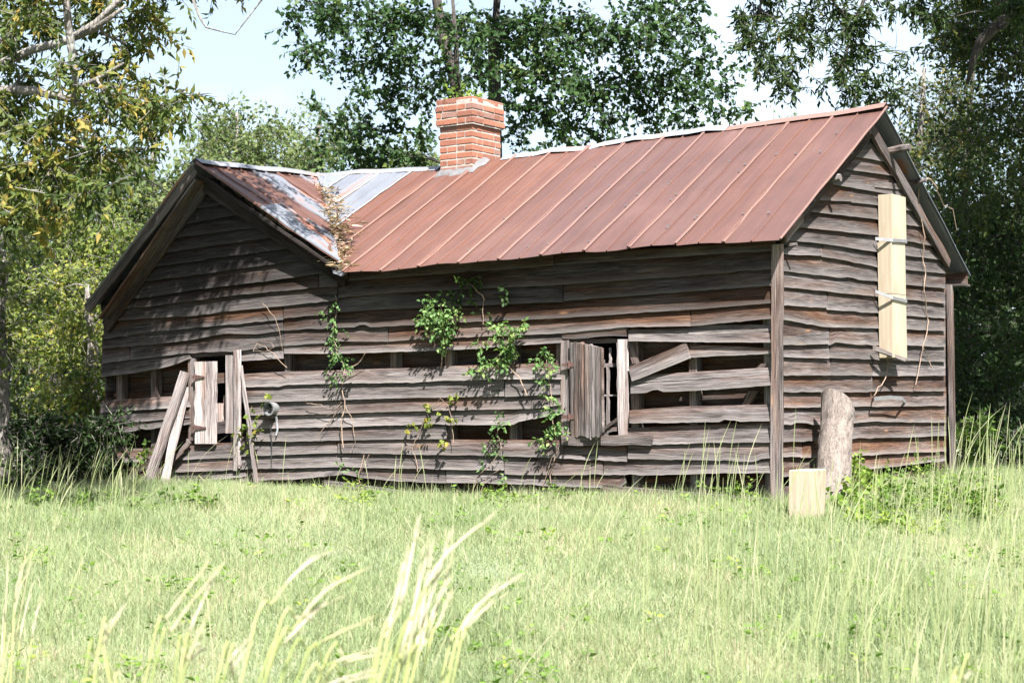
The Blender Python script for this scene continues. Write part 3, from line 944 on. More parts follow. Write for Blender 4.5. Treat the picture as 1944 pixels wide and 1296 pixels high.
cap([AP.lerp(J, i/6) for i in range(7)], 0.08, GALV, 0.44)
# valley flashing
vd = []
for i in range(7):
    p = EL.lerp(J, i/6)
    vd += [p + A_*0.10 + UP*0.012, p + UP*-0.02, p - A_*0.10 + UP*0.012]
mk('valley_flashing', vd, [(i*3+k, i*3+k+1, i*3+4+k, i*3+3+k) for i in range(6) for k in (0, 1)], GALV, ROOF, [(i*.1, i*.13) for i in range(21)], [(0, 0)]*21, color=(0.2, 0.4, 0))
# nail heads on the seams
nv, nf = [], []
for i in range(1, ni+1):
    s = cuts[i]
    if s > SJ-0.3: continue
    for _ in range(5):
        f = random.uniform(0.05, 0.98)
        ss = s + random.choice((0.02, -sp/2))
        lo = eaveP(ss) if ss <= SV else EL.lerp(J, (ss-SV)/(SJ-SV))
        p = ridgeP(ss).lerp(lo, f) + UP*0.028
        vs, fs = boxmesh(p, A_, B_, UP, 0.009, 0.009, 0.004)
        b0 = len(nv); nv += vs; nf += [tuple(b0+x for x in q) for q in fs]
tag(mk('nail_head', nv, nf, ZINC, ROOF), kind='stuff')

# rakes, fascias, purlin ends
plank('rake_board', AP + UP*-0.06 + NF*0.0, WLf + UP*-0.05 - A_*-0.02, (q_l.normalized().cross(NF)).normalized(), NF, 0.12, 0.025, brown=0.1, bright=0.42, n=8)
plank('rake_board', AP + UP*-0.16 - NF*0.10, WLf + UP*-0.15 - NF*0.10 + A_*-0.16, NF, (q_l.normalized().cross(NF)).normalized(), 0.2, 0.022, brown=0.6, bright=0.42, n=8)
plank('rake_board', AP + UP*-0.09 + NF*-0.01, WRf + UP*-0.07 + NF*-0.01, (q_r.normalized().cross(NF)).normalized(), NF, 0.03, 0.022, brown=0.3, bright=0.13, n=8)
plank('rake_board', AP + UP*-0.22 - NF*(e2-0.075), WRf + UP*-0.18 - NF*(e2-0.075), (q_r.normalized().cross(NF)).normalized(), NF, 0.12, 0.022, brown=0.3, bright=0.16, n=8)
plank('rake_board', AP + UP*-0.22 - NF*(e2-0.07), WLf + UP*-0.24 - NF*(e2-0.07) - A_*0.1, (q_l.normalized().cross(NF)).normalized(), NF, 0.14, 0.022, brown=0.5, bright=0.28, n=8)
0 and plank('fascia_board', eaveP(S_R+0.06)+UP*-0.06+B_*0.05, eaveP(SV-0.02)+UP*-0.06+B_*0.05, UP, B_, 0.09, 0.02, brown=0.5, bright=0.40, n=8)
# right gable: heavy rear rake rafter and front one
p0, p1 = onR(1650, 238, 0.09), onR(1800, 500, 0.09)
dd = (p1-p0).normalized()
plank('rake_board', p0, p1, dd.cross(NR).normalized(), NR, 0.10, 0.04, brown=0.35, bright=0.52, n=9, rag=0.008)
p0, p1 = onR(1652, 252, 0.075), onR(1484, 458, 0.075)
dd = (p1-p0).normalized()
plank('rake_board', p0, p1, dd.cross(NR).normalized(), NR, 0.06, 0.03, brown=0.5, bright=0.22, n=9, rag=0.006)
def purlin(px, py, out, r, L=0.22, bright=0.62, dz=0.0):
    buf = [[], []]
    p = onR(px+6, py+6, out+0.02)
    pts = [p, p - NR*(L*0.4) + UP*random.uniform(-.02, 0), p - NR*L - UP*0.02]
    tube(buf, pts, [r, r*1.05, r], 7)
    n_ = len(buf[0])
    mk('purlin', buf[0], buf[1], WOOD, ROOF, [(0.3*(i//7), 0.02*(i % 7)) for i in range(n_)], [(0, .5)]*n_, color=(0.1, bright, 0))
for px, py, out, r in ((1590, 331, 0.19, 0.034), (1612, 281, 0.14, 0.03), (1646, 243, 0.12, 0.03), (1540, 372, 0.12, 0.022), (1507, 458, 0.15, 0.016), (1722, 274, 0.28, 0.035), (1752, 336, 0.2, 0.022)):
    purlin(px, py, out, r, bright=0.85 if px == 1590 else 0.6)
plank('loose_board', onR(1523, 412, 0.10), onR(1491, 452, 0.12), dd.cross(NR).normalized(), NR, 0.075, 0.02, brown=0.1, bright=0.7, n=3)
# rear eave board seen at the far corner
plank('fascia_board', house(S_R+0.02, WT+0.18, 2.02), house(2.0, WT+0.18, 2.04), UP, B_, 0.12, 0.02, brown=0.3, bright=0.45, n=5)
plank('soffit_board', house(S_R, WT+0.10, 1.95), house(2.0, WT+0.10, 1.97), B_, UP, 0.2, 0.02, brown=0.3, bright=0.45, n=5)
print('ridge z', ridgeP(0).z, 'eave z', eaveP(0).z, 'AP', AP.z, 'J', J.z, 'WRf', WRf.z, 'WLf', WLf.z, 'cam', CAMP.z)

# ------------------------------------------------------------------ chimney
CHd = WT/2 - 0.24
pc = hit(897, 342, C0 + B_*CHd, NF)
ZC = pc.z - 0.12
CS = sof(pc)
wl, wr_ = 0.43, 0.62
pl = hit(834, 300, C0+B_*CHd, NF); wl = abs(sof(pl)-CS)
prr = hit(952, 300, C0 + A_*CS, NR); wr_ = abs(dof(prr)-CHd)
ztop = hit(899, 181, C0+B_*CHd, NF).z
zled = hit(897, 243, C0+B_*CHd, NF).z
print('chimney', wl, wr_, ZC, ztop, zled)
CHIM = bpy.data.objects.new('chimney', None); link(CHIM, HOUSE, house(CS+wl/2, CHd+wr_/2, ZC))
ncrs = int(round((ztop-ZC)/0.073)); hc = (ztop-ZC)/ncrs
def brick_row(z, h, exp, off):
    """one course around the shaft"""
    s0, s1 = CS-exp, CS+wl+exp
    d0, d1 = CHd-exp, CHd+wr_+exp
    bw = 0.098; j = 0.012
    def put(sa, sb, da, db):
        g = random.uniform(-0.004, 0.005)
        c = house((sa+sb)/2, (da+db)/2, z+h/2)
        tilt = random.gauss(0, 0.012)
        ax = (A_*math.cos(tilt)+B_*math.sin(tilt)); ay = (B_*math.cos(tilt)-A_*math.sin(tilt))
        hx, hy, hz = (sb-sa)/2-j/2+g*0.5, (db-da)/2-j/2+g*0.5, h/2-j/2
        vs, fs = [], []
        # chamfered block: 16 verts
        for zz, ins in ((-hz, 0.006), (-hz+0.006, 0), (hz-0.006, 0), (hz, 0.006)):
            for sx, sy in ((-1, -1), (1, -1), (1, 1), (-1, 1)):
                vs.append(c + ax*(sx*(hx-ins)+random.gauss(0, .0012)) + ay*(sy*(hy-ins)+random.gauss(0, .0012)) + UP*zz)
        for r in range(3):
            for k in range(4):
                k2 = (k+1) % 4
                fs.append((r*4+k, r*4+k2, r*4+4+k2, r*4+4+k))
        fs += [(3, 2, 1, 0), (12, 13, 14, 15)]
        mk('brick', vs, fs, BRICK, CHIM)
    # front and back faces run along s, sides along d (alternate which owns the corner)
    def run(a, b, first):
        L = b-a
        nb = max(1, int(round(L/0.21)))
        cutsb = [a]
        if first: cutsb.append(a+0.105)
        x = cutsb[-1]
        while x < b-0.14:
            x += 0.205; cutsb.append(min(x, b))
        if cutsb[-1] < b-0.001: 
            if b-cutsb[-1] < 0.06 and len(cutsb) > 2: cutsb[-1] = b
            else: cutsb.append(b)
        return list(zip(cutsb, cutsb[1:]))
    if off:
        for a, b in run(s0, s1, False): put(a, b, d0, d0+bw); put(a, b, d1-bw, d1)
        for a, b in run(d0+bw, d1-bw, True): put(s0, s0+bw, a, b); put(s1-bw, s1, a, b)
    else:
        for a, b in run(s0+bw, s1-bw, True): put(a, b, d0, d0+bw); put(a, b, d1-bw, d1)
        for a, b in run(d0, d1, False): put(s0, s0+bw, a, b); put(s1-bw, s1, a, b)
for i in range(ncrs):
    z = ZC + i*hc
    exp = 0.03 if z > zled-0.01 else 0.0
    if i == ncrs-1: exp = 0.022
    brick_row(z, hc, exp, i % 2)
for (zz0, zz1, ex) in ((ZC-0.15, zled+hc*0.6, -0.010), (zled+hc*0.6+0.001, ztop-0.03, 0.017)):
    vs, fs = [], []
    for ins in (-ex, 0.085):
        for zz in (zz0, zz1):
            for a, b in ((CS+ins, CHd+ins), (CS+wl-ins, CHd+ins), (CS+wl-ins, CHd+wr_-ins), (CS+ins, CHd+wr_-ins)):
                vs.append(house(a, b, zz))
    for k in range(4):
        k2 = (k+1) % 4
        fs += [(k, k2, 4+k2, 4+k), (8+k, 12+k, 12+k2, 8+k2), (4+k, 4+k2, 12+k2, 12+k), (k, 8+k, 8+k2, k2)]
    mk('mortar_core', vs, fs, MORTAR, CHIM)
# cement flashing round the foot
fv, ffc = [], []
nfl = 26
ring = []
per = [(CS-0.0, CHd-0.0), (CS+wl, CHd), (CS+wl, CHd+wr_), (CS, CHd+wr_)]
for e in range(4):
    a, b = per[e], per[(e+1) % 4]
    for i in range(7):
        ring.append((a[0]+(b[0]-a[0])*i/7, a[1]+(b[1]-a[1])*i/7))
cs_, cd_ = CS+wl/2, CHd+wr_/2
def roofz(s, d):
    er = (ridgeP(s).z-eaveP(s).z)/(WT/2+eE)
    return ridgeP(s).z - abs(d-WT/2)*er
for (s, d) in ring:
    ds, dd_ = s-cs_, d-cd_
    L = math.hypot(ds, dd_)
    r1 = random.uniform(0.03, 0.12)
    fv += [house(s-ds/L*0.01, d-dd_/L*0.01, roofz(s, d)+0.055+random.uniform(0, .03)), house(s+ds/L*0.02, d+dd_/L*0.02, roofz(s, d)+0.05), house(s+ds/L*r1, d+dd_/L*r1, roofz(s+ds/L*r1, d+dd_/L*r1)+0.024)]
m_ = len(ring)
for i in range(m_):
    j = (i+1) % m_
    for k in (0, 1): ffc.append((i*3+k, i*3+k+1, j*3+k+1, j*3+k))
mk('chimney_flashing', fv, ffc, CEMENT, ROOF, smooth=True)

# ------------------------------------------------------------------ windows and shutters
def vplank(parent, name, x, y0, y1, wpx, out, t=0.025, lean=0.0, **k):
    a, b = onF(x+lean, y0, out), onF(x, y1, out)
    w = abs(sof(onF(x-wpx/2, (y0+y1)/2, out)) - sof(onF(x+wpx/2, (y0+y1)/2, out)))
    return plank(name, a, b, A_, NF, w, t, parent, **k)
def hplank(parent, name, x0, y0, x1, y1, hpx, out, t=0.025, **k):
    a, b = onF(x0, y0, out), onF(x1, y1, out)
    h = (onF(x0, y0-hpx/2, out)-onF(x0, y0+hpx/2, out)).length
    return plank(name, a, b, UP, NF, h, t, parent, **k)

def hinge(parent, px, py, L, out):
    """tapered strap hinge"""
    p = onF(px, py, out)
    pts = [(0, .022), (0.25, .02), (0.6, .012), (1, .007)]
    vs, fs = [], []
    w = -A_*L
    for f, h in pts: vs += [p+w*f+UP*h, p+w*f-UP*h, p+w*f-UP*h+NF*.008, p+w*f+UP*h+NF*.008]
    for i in range(3):
        for k in range(4):
            k2 = (k+1) % 4
            fs.append((i*4+k, i*4+k2, i*4+4+k2, i*4+4+k))
    fs += [(0, 3, 2, 1), (12, 13, 14, 15)]
    # left leaf, pointing the other way
    b0 = len(vs)
    for f, h in ((0, .022), (0.35, .008)): vs += [p-w*f+UP*h, p-w*f-UP*h, p-w*f-UP*h+NF*.008, p-w*f+UP*h+NF*.008]
    for k in range(4):
        k2 = (k+1) % 4
        fs.append((b0+k, b0+4+k, b0+4+k2, b0+k2))
    fs += [(b0, b0+1, b0+2, b0+3), (b0+4, b0+7, b0+6, b0+5)]
    buf = [[], []]
    tube(buf, [p-UP*.035+NF*.012, p+UP*.035+NF*.012], [.009, .009], 6)
    b0 = len(vs); vs += buf[0]; fs += [tuple(b0+x for x in q) for q in buf[1]]
    return mk('hinge', vs, fs, IRON, parent)

# right window
W1 = bpy.data.objects.new('window', None); link(W1, HOUSE, onF(1130, 830, 0))
hplank(W1, 'lintel', 1070, 636.5, 1191, 629.5, 15, 0.035, 0.05, brown=0.15, bright=0.42)
hplank(W1, 'lintel', 1078, 648, 1176, 646, 8, 0.0, 0.05, brown=0.3, bright=0.5)
vplank(W1, 'jamb', 1075, 646, 838, 14, 0.04, 0.05, brown=0.1, bright=0.9)
vplank(W1, 'jamb', 1183.5, 644, 826, 16, 0.045, 0.05, brown=-0.2, bright=1.35, lean=-1)
vplank(W1, 'jamb', 1173.5, 650, 745, 4, 0.05, 0.02, brown=0.1, bright=0.66)
hplank(W1, 'sill', 1069, 836.5, 1238, 835, 18.5, 0.075, 0.05, brown=0.12, bright=0.60, rag=0.006)
hplank(W1, 'sill', 1140, 817, 1175, 814, 9, 0.02, 0.08, brown=0.2, bright=0.55)
vplank(W1, 'window_bar', 1154.5, 695, 810, 4.5, -0.02, 0.02, brown=0.1, bright=1.2)
vplank(W1, 'window_bar', 1158.5, 660, 696, 3, -0.02, 0.02, brown=0.1, bright=1.2)
hplank(W1, 'window_bar', 1100, 694, 1168, 693, 7, -0.02, 0.02, brown=0.2, bright=0.9)
hplank(W1, 'window_bar', 1100, 750, 1175, 749.5, 3, -0.02, 0.02, brown=0, bright=1.2)
hplank(W1, 'window_bar', 1100, 805, 1178, 802, 8, -0.06, 0.03, brown=0.1, bright=0.7)
vplank(W1, 'window_bar', 1151, 815, 832, 9, 0.06, 0.02, brown=0.1, bright=0.72)
plank('window_bar', onF(1128, 826, 0.11), onF(1172, 796, 0.06), UP, NF, 0.03, 0.012, W1, brown=0.2, bright=0.45)
# its shutter hangs open a little: hinge line at x=1082, free edge swung out
S1 = bpy.data.objects.new('shutter', None); link(S1, HOUSE, onF(1100, 830, 0.06))
hA = onF(1082.5, 740, 0.072)
ang = R_(15)
SD = (-A_*math.cos(ang) + NF*math.sin(ang)).normalized()
SN = (NF*math.cos(ang) + A_*math.sin(ang)).normalized()
def shutter_board(parent, w0, w1, zt0, zt1, zb0, zb1, sag=0.0, br=0.6, bn=0.15):
    """vertical shutter board with a ragged lower end"""
    vs, fs, uv, uv2 = [], [], [], []
    nx = 6; u0 = random.uniform(0, 40); v0 = random.uniform(0, 40)
    for layer in (0.013, -0.013):
        for i in range(nx+1):
            f = i/nx
            w = w0+(w1-w0)*f
            zt = zt0+(zt1-zt0)*f + random.gauss(0, .006); zb = zb0+(zb1-zb0)*f + random.gauss(0, .012)
            gr = 0.004*math.sin(i*2.3)*(layer > 0)
            for k in range(3):
                g = k/2
                base = hA + SD*w
                vs.append(Vector((base.x, base.y, zb+(zt-zb)*g)) + SN*(layer+gr) + UP*0)
                uv.append((u0+zb+(zt-zb)*g, v0+w)); uv2.append((g, 0.3+0.3*f))
    m = (nx+1)*3
    for i in range(nx):
        for k in range(2):
            a = i*3+k
            fs += [(a, a+3, a+4, a+1), (m+a, m+a+1, m+a+4, m+a+3)]
        fs += [(i*3, m+i*3, m+i*3+3, i*3+3), (i*3+2, i*3+5, m+i*3+5, m+i*3+2)]
    for i in (0, nx):
        for k in range(2):
            a = i*3+k
            fs.append((a, a+1, m+a+1, m+a) if i == 0 else (a, m+a, m+a+1, a+1))
    return mk('shutter_board', vs, fs, WOOD, parent, uv, uv2, color=(max(0, bn), br, random.random()))
def sh_z(px, py): return onF(px, py, 0.1).z
wtot = 0.34
_w = lambda px: (px-1082.5)/(1145-1082.5)
# measure where pixels fall on the shutter plane
def onS(px, py):
    p = hit(px, py, hA, SN); return (p-hA).dot(SD), p.z
b1 = [onS(1083, 650), onS(1101, 651), onS(1083, 826), onS(1104, 828)]
b2 = [onS(1102, 651), onS(1144, 661), onS(1106, 828), onS(1128, 835)]
shutter_board(S1, b1[0][0], b1[1][0], b1[0][1], b1[1][1], b1[2][1], b1[3][1], br=0.52, bn=0.0)
wm = onS(1122, 655)
shutter_board(S1, b2[0][0]+.004, wm[0]-.002, b2[0][1], wm[1], onS(1106, 829)[1], onS(1122, 834)[1], br=0.85, bn=-0.3)
shutter_board(S1, wm[0]+.002, b2[1][0], wm[1], b2[1][1], onS(1122, 834)[1], onS(1140, 822)[1], br=0.9, bn=-0.3)
bk = [onS(1090, 690), onS(1143, 694)]
for yy in (690, 790):
    w0, z0 = onS(1088, yy); w1, z1 = onS(1143, yy)
    a = hA + SD*w0; b = hA + SD*w1
    plank('shutter_batten', Vector((a.x, a.y, z0))-SN*0.026, Vector((b.x, b.y, z1))-SN*0.026, UP, SN, 0.07, 0.02, S1, brown=0.2, bright=0.5)
hinge(S1, 1081, 692, 0.22, 0.092)
hinge(S1, 1081, 791, 0.22, 0.092)
# left window
W2 = bpy.data.objects.new('window', None); link(W2, HOUSE, onF(410, 835, 0))
hplank(W2, 'lintel', 358, 675, 450, 668, 10, 0.0, 0.06, brown=0.3, bright=0.4)
vplank(W2, 'jamb', 366, 680, 836, 12, 0.035, 0.04, brown=0.3, bright=0.60)
vplank(W2, 'jamb', 437, 674, 822, 13, 0.04, 0.04, brown=-0.2, bright=1.25)
hplank(W2, 'sill', 408, 812, 436, 810, 22, 0.0, 0.05, brown=0.15, bright=0.5)
hplank(W2, 'window_bar', 370, 720, 436, 717, 19, -0.03, 0.02, brown=0.2, bright=0.5)
hplank(W2, 'window_bar', 372, 771, 436, 769, 3, -0.05, 0.02, brown=0.3, bright=0.55)
vplank(W2, 'window_bar', 428, 750, 805, 4, -0.05, 0.02, brown=0.2, bright=0.7)
vplank(W2, 'window_bar', 416, 765, 803, 14, -0.03, 0.02, brown=0.0, bright=1.4)
vplank(W2, 'casing_board', 448.5, 664, 893, 8, 0.075, 0.022, brown=-0.2, bright=1.15)
vplank(W2, 'casing_board', 454, 664, 888, 4, 0.085, 0.03, brown=-0.2, bright=1.4)
S2 = bpy.data.objects.new('shutter', None); link(S2, HOUSE, onF(390, 842, 0.06))
vplank(S2, 'shutter_board', 391, 686, 842, 40, 0.07, 0.028, brown=-0.3, bright=1.7, rag=0.006, n=8)
hinge(S2, 371, 715.5, 0.13, 0.088)
hinge(S2, 371, 811.5, 0.15, 0.088)

# ------------------------------------------------------------------ leaning planks and other loose pieces
def gz(p): return float(ground_z(p.x, p.y))
def lean_plank(label, top, out_t, bot, out_b, w, bright, brown, t=0.025, group=None, taper=0.0):
    a, b = onF(*bot, out_b), onF(*top, out_t)
    th = thing('leaning_plank', label, 'plank', a, group)
    d = (b-a).normalized()
    wd = d.cross(NF).normalized()
    plank('board', a - d*0.06, b, wd, d.cross(wd).normalized(), w, t, th, brown=brown, bright=bright, n=9, rag=0.005, taper=taper)
    return th
lean_plank('longest wide grey plank leaning against the left window jamb', (352, 706), 0.07, (270, 948), 0.40, 0.115, 0.9, -0.2, group='planks leaning by the left window')
lean_plank('pale grey plank leaning behind the longest one with its foot further right', (352, 735), 0.045, (305, 948), 0.36, 0.10, 1.2, -0.2, group='planks leaning by the left window')
lean_plank('thin weathered lath leaning right of the left window', (457.5, 694), 0.07, (490, 938), 0.22, 0.035, 0.9, 0, 0.02)
lean_plank('dark rotten board lying slanted at the left foot of the house', (330, 858), 0.10, (232, 918), 0.16, 0.13, 0.36, 0.3)
lean_plank('short splintered brown board wedged under the left shutter', (360, 838), 0.08, (332, 872), 0.12, 0.05, 0.55, 0.6)

# pale box strapped to the right wall
BX = thing('strapped_wooden_box', 'tall pale new-wood box strapped upright to the right gable wall', 'box', onR(1692, 682, 0.08))
def box_seg(y0, y1, xl0, xl1, dx=0.0, g=0.0):
    """one length of the box: left edge, front corner and right edge seen at xl, 1692, 1720"""
    outw = 0.205
    zt, zb = onR(1690, y0, outw).z, onR(1690, y1, outw).z
    pcx = onR(1694+dx, (y0+y1)/2, outw)
    c_t = (pcx-C0).dot(B_)
    wdt = abs((onR(1720+dx, (y0+y1)/2, outw)-C0).dot(B_) - c_t)
    cen = C0 + B_*(c_t + wdt/2) + NR*(0.072+(outw-0.072)/2)
    vs, fs = boxmesh(Vector((cen.x, cen.y, (zt+zb)/2)), B_, NR, UP, wdt/2, (outw-0.072)/2, (zt-zb)/2)
    return mk('box_section', vs, fs, PALE, BX)
box_seg(367, 457, 1665, 1665, 0, 0)
box_seg(458, 556, 1663, 1663, -1)
box_seg(557, 678, 1662, 1664, 1)
def strap(y0, y1, hpx, x0=1659, x1=1721, mat=ZINC, out0=0.05, nm='strap'):
    a, b, c = onR(x0+2, y0, 0.08), onR(1694.5, (y0*.35+y1*.65), 0.213), onR(x1+0.5, y1, 0.213)
    vs = []
    h = hpx/2/205
    for p in (a, b, c): vs += [p+UP*h, p-UP*h, p-UP*h+NR*.006-B_*0.004, p+UP*h+NR*.006-B_*0.004]
    fs = []
    for i in range(2):
        for k in range(4):
            k2 = (k+1) % 4
            fs.append((i*4+k, i*4+k2, i*4+4+k2, i*4+4+k))
    fs += [(0, 3, 2, 1), (8, 9, 10, 11)]
    return mk(nm, vs, fs, mat, BX)
strap(453, 458, 6)
strap(553, 572, 6)
plank('strap_board', onR(1659, 350, 0.06), onR(1722, 356, 0.06), UP, NR, 0.055, 0.03, BX, brown=0.05, bright=0.75, n=3)
plank('strap_board', onR(1660, 661, 0.12), onR(1716, 683, 0.23), UP, NR, 0.04, 0.03, BX, brown=0.0, bright=0.85, n=3)
# bent metal bracket below it
buf = [[], []]
p = [onR(1655, 760, 0.03), onR(1659, 758, 0.14), onR(1690, 755, 0.15), onR(1712, 757, 0.16), onR(1720, 765, 0.03)]
BR = thing('metal_bracket', 'thin bent metal bracket jutting from the right wall below the box', 'bracket', p[0])
vs = []
for q in p: vs += [q+UP*0.022, q-UP*0.012, q-UP*0.012+NR*0.004, q+UP*0.022+NR*0.004]
fs = [(i*4+k, i*4+(k+1) % 4, i*4+4+(k+1) % 4, i*4+4+k) for i in range(4) for k in range(4)] + [(0, 3, 2, 1), (16, 17, 18, 19)]
mk('metal_strip', vs, fs, ZINC, BR)

# round electric meter can on the front wall
MT = thing('meter_can', 'round grey open meter can with dangling wires on the front wall', 'meter', onF(520, 790, 0.06))
pm = onF(522, 775, 0.05)
vs, fs = [], []
prof = [(0.055, 0.0), (0.062, 0.0), (0.062, 0.08), (0.070, 0.082), (0.070, 0.095), (0.056, 0.095), (0.052, 0.03), (0.0, 0.03)]
for (r, o) in prof:
    for k in range(20):
        t = 2*math.pi*k/20
        vs.append(pm + A_*(r*math.cos(t)) + UP*(r*math.sin(t)) + NF*o)
for i in range(len(prof)-1):
    for k in range(20):
        k2 = (k+1) % 20
        fs.append((i*20+k, i*20+k2, i*20+20+k2, i*20+20+k))
mk('can', vs, fs, ZINC, MT, smooth=False)
vs, fs = [], []
for (a, b) in ((0.02, 0.02), (-0.02, 0.02), (0.02, -0.02), (-0.02, -0.02)):
    v_, f_ = boxmesh(pm + A_*a + UP*b + NF*0.05, A_, UP, NF, 0.006, 0.013, 0.025)
    b0 = len(vs); vs += v_; fs += [tuple(b0+x for x in q) for q in f_]
mk('terminal_block', vs, fs, BLACK, MT)
buf = [[], []]; tube(buf, [onF(525, 790, .06), onF(525.5, 805, .06), onF(527, 815, .07), onF(524, 826, .09)], [.012, .012, .01, .008], 6)
mk('conduit', buf[0], buf[1], ZINC, MT)
for pts in ([(514, 772), (510, 783), (513, 800), (516, 840), (515, 890)], [(516, 768), (512, 778), (511, 788)]):
    buf = [[], []]; tube(buf, [onF(*q, 0.12-0.012*i) for i, q in enumerate(pts)], [.004]*len(pts), 5)
    mk('cable', buf[0], buf[1], BLACK, MT)

# stump and sawn block
def stump():
    base, top = onR(1577, 935, 0.34), onR(1592, 765, 0.30)
    base.z = gz(base)-0.05
    vs, fs = [], []
    n, m = 16, 22
    ax = (top-base).normalized()
    u = ax.cross(B_).normalized(); w = ax.cross(u).normalized()
    th = thing('tree_stump', 'tall cut tree trunk with rough bark standing by the right wall', 'tree stump', base)
    ph = [random.uniform(0, 6) for _ in range(4)]
    for i in range(n+1):
        f = i/n
        c = base.lerp(top, f)
        r0 = 0.150 - 0.012*f + 0.02*(1-f)**3 + (0.006 if f > 0.85 else 0)
        for k in range(m):
            t = 2*math.pi*k/m
            r = r0*(1+0.05*math.sin(2*t+ph[0])+0.03*math.sin(3*t+ph[1]+f*2)+random.gauss(0, 0.02))
            dz = 0
            if i >= n-1:   # slanted cut, higher on the left
                side = (u*math.cos(t)+w*math.sin(t)).dot(B_*0.8+NR*0.3)
                dz = -side*0.10
            vs.append(c + u*(math.cos(t)*r) + w*(math.sin(t)*r) + UP*dz*((i-(n-2))/2 if i >= n-1 else 0))
    for i in range(n):
        for k in range(m):
            k2 = (k+1) % m
            fs.append((i*m+k, i*m+k2, i*m+m+k2, i*m+m+k))
    mk('bark', vs, fs, STUMPB, th)
    cv = [Vector(v) + UP*0.001 for v in vs[n*m:]]
    cc = sum(cv, Vector())/m
    inner = [cc.lerp(v, 0.9) + UP*0.004 for v in cv]
    mk('cut_face', cv+inner+[cc+UP*0.004], [(k, (k+1) % m, m+(k+1) % m, m+k) for k in range(m)] + [(m+k, m+(k+1) % m, 2*m) for k in range(m)], simple('cut_wood', (0.24, 0.18, 0.14), 0.8, 0.3, 20), th)
stump()
def block():
    pc_ = onR(1533, 968, 0.62)
    g = gz(pc_)
    # near vertical edge at x 1533
    e = at(1533, 965, pc_.y)
    zt = at(1533, 892, pc_.y).z
    w1 = 0.155; w2 = 0.30
    az = (UP + NR*0.03 + B_*0.02).normalized()
    cen = pc_ + A_*(w1/2) + B_*(w2/2)
    zb = g-0.08
    c = Vector((cen.x, cen.y, (zt+zb)/2))
    vs, fs = [], []
    for f, ins in ((0, 0), (0.985, 0), (1, 0.006)):
        for sx, sy in ((-1, -1), (1, -1), (1, 1), (-1, 1)):
            vs.append(Vector((cen.x, cen.y, zb)) + az*((zt-zb)*f) + A_*(sx*(w1/2-ins)*(1+0.1*f)) + B_*(sy*(w2/2-ins)))
    for i in range(2):
        for k in range(4):
            k2 = (k+1) % 4
            fs.append((i*4+k, i*4+k2, i*4+4+k2, i*4+4+k))
    fs += [(3, 2, 1, 0), (8, 9, 10, 11)]
    o = mk('wood_block', vs, fs, PALE)
    tag(o, 'squat pale sawn wood block standing in grass before the stump', 'wood block')
block()

def inside_house(x, y):
    dx, dy = x-C0.x, y-C0.y
    s = dx*A_.x+dy*A_.y; d = dx*B_.x+dy*B_.y
    return (s > 0.02) & (s < WS) & (d > 0.02) & (d < WT), s, d

# ------------------------------------------------------------------ leaves
def unit(a): return a/np.maximum(np.linalg.norm(a, axis=1, keepdims=True), 1e-9)

def leaf_arrays(pos, dirs, L, W, tint, fold=0.35, flat=0.0, rg=rng):
    """kite leaves folded along the midrib"""
    n = len(pos)
    d = unit(dirs)
    up = np.tile(np.array([[0, 0, 1.0]]), (n, 1))*flat + rg.normal(size=(n, 3))*(1-flat*0.6)
    nrm = unit(up - d*np.sum(up*d, 1, keepdims=True))
    sd = np.cross(d, nrm)
    L = np.broadcast_to(np.asarray(L, float), (n,))[:, None]; W = np.broadcast_to(np.asarray(W, float), (n,))[:, None]
    b = pos
    droop = nrm*(-0.12*L)
    t = pos + d*L + droop
    mid = pos + d*L*0.42
    l = mid + sd*W*0.5 + nrm*W*fold*0.5
    r = mid - sd*W*0.5 + nrm*W*fold*0.5
    v = np.stack([b, l, t, r], 1).reshape(-1, 3)
    k = np.arange(n)[:, None]*4
    f = np.concatenate([k+np.array([[0, 2, 1]]), k+np.array([[0, 3, 2]])], 1).reshape(-1, 3)
    return v, f, np.repeat(tint, 4)

def sprays(centers, radii, ntw, twig_len, nleaf, L, W, outward=0.6, droop=0.2, shell=0.5, flat=0.3, spread=0.9, tint_mu=0.45, tint_sd=0.2, rg=rng):
    """leafy twigs filling ellipsoids. returns leaf arrays and twig segments"""
    P, Dr, T, segs = [], [], [], []
    for c, r, nt_ in zip(centers, radii, ntw):
        u = unit(rg.normal(size=(nt_, 3)))
        rad = (shell + (1-shell)*rg.random((nt_, 1)))*rg.random((nt_, 1))**0.25
        o = np.array(c)[None] + u*rad*np.array(r)[None]
        d = unit(u*outward + rg.normal(size=(nt_, 3))*0.55 + np.array([[0, 0, -droop]]))
        tl = twig_len*rg.uniform(0.6, 1.3, (nt_, 1))
        tt = np.clip(rg.normal(tint_mu, tint_sd, nt_), 0, 1)
        for j in range(nleaf):
            f = (j+0.5)/nleaf
            pj = o + d*tl*f + np.array([[0, 0, -1]])*tl*f*f*droop*0.5
            side = rg.normal(size=(nt_, 3))
            dj = unit(d*(0.35+0.65*(j == nleaf-1)) + unit(side)*spread + np.array([[0, 0, -droop]]))
            P.append(pj); Dr.append(dj); T.append(np.clip(tt + rg.normal(0, 0.12, nt_), 0, 1))
        segs.append((np.array(c), o, o+d*tl))
    P = np.concatenate(P); Dr = np.concatenate(Dr); T = np.concatenate(T)
    n = len(P)
    v, f, t = leaf_arrays(P, Dr, L*rg.uniform(0.7, 1.25, n), W*rg.uniform(0.75, 1.2, n), T, flat=flat, rg=rg)
    return v, f, t, segs

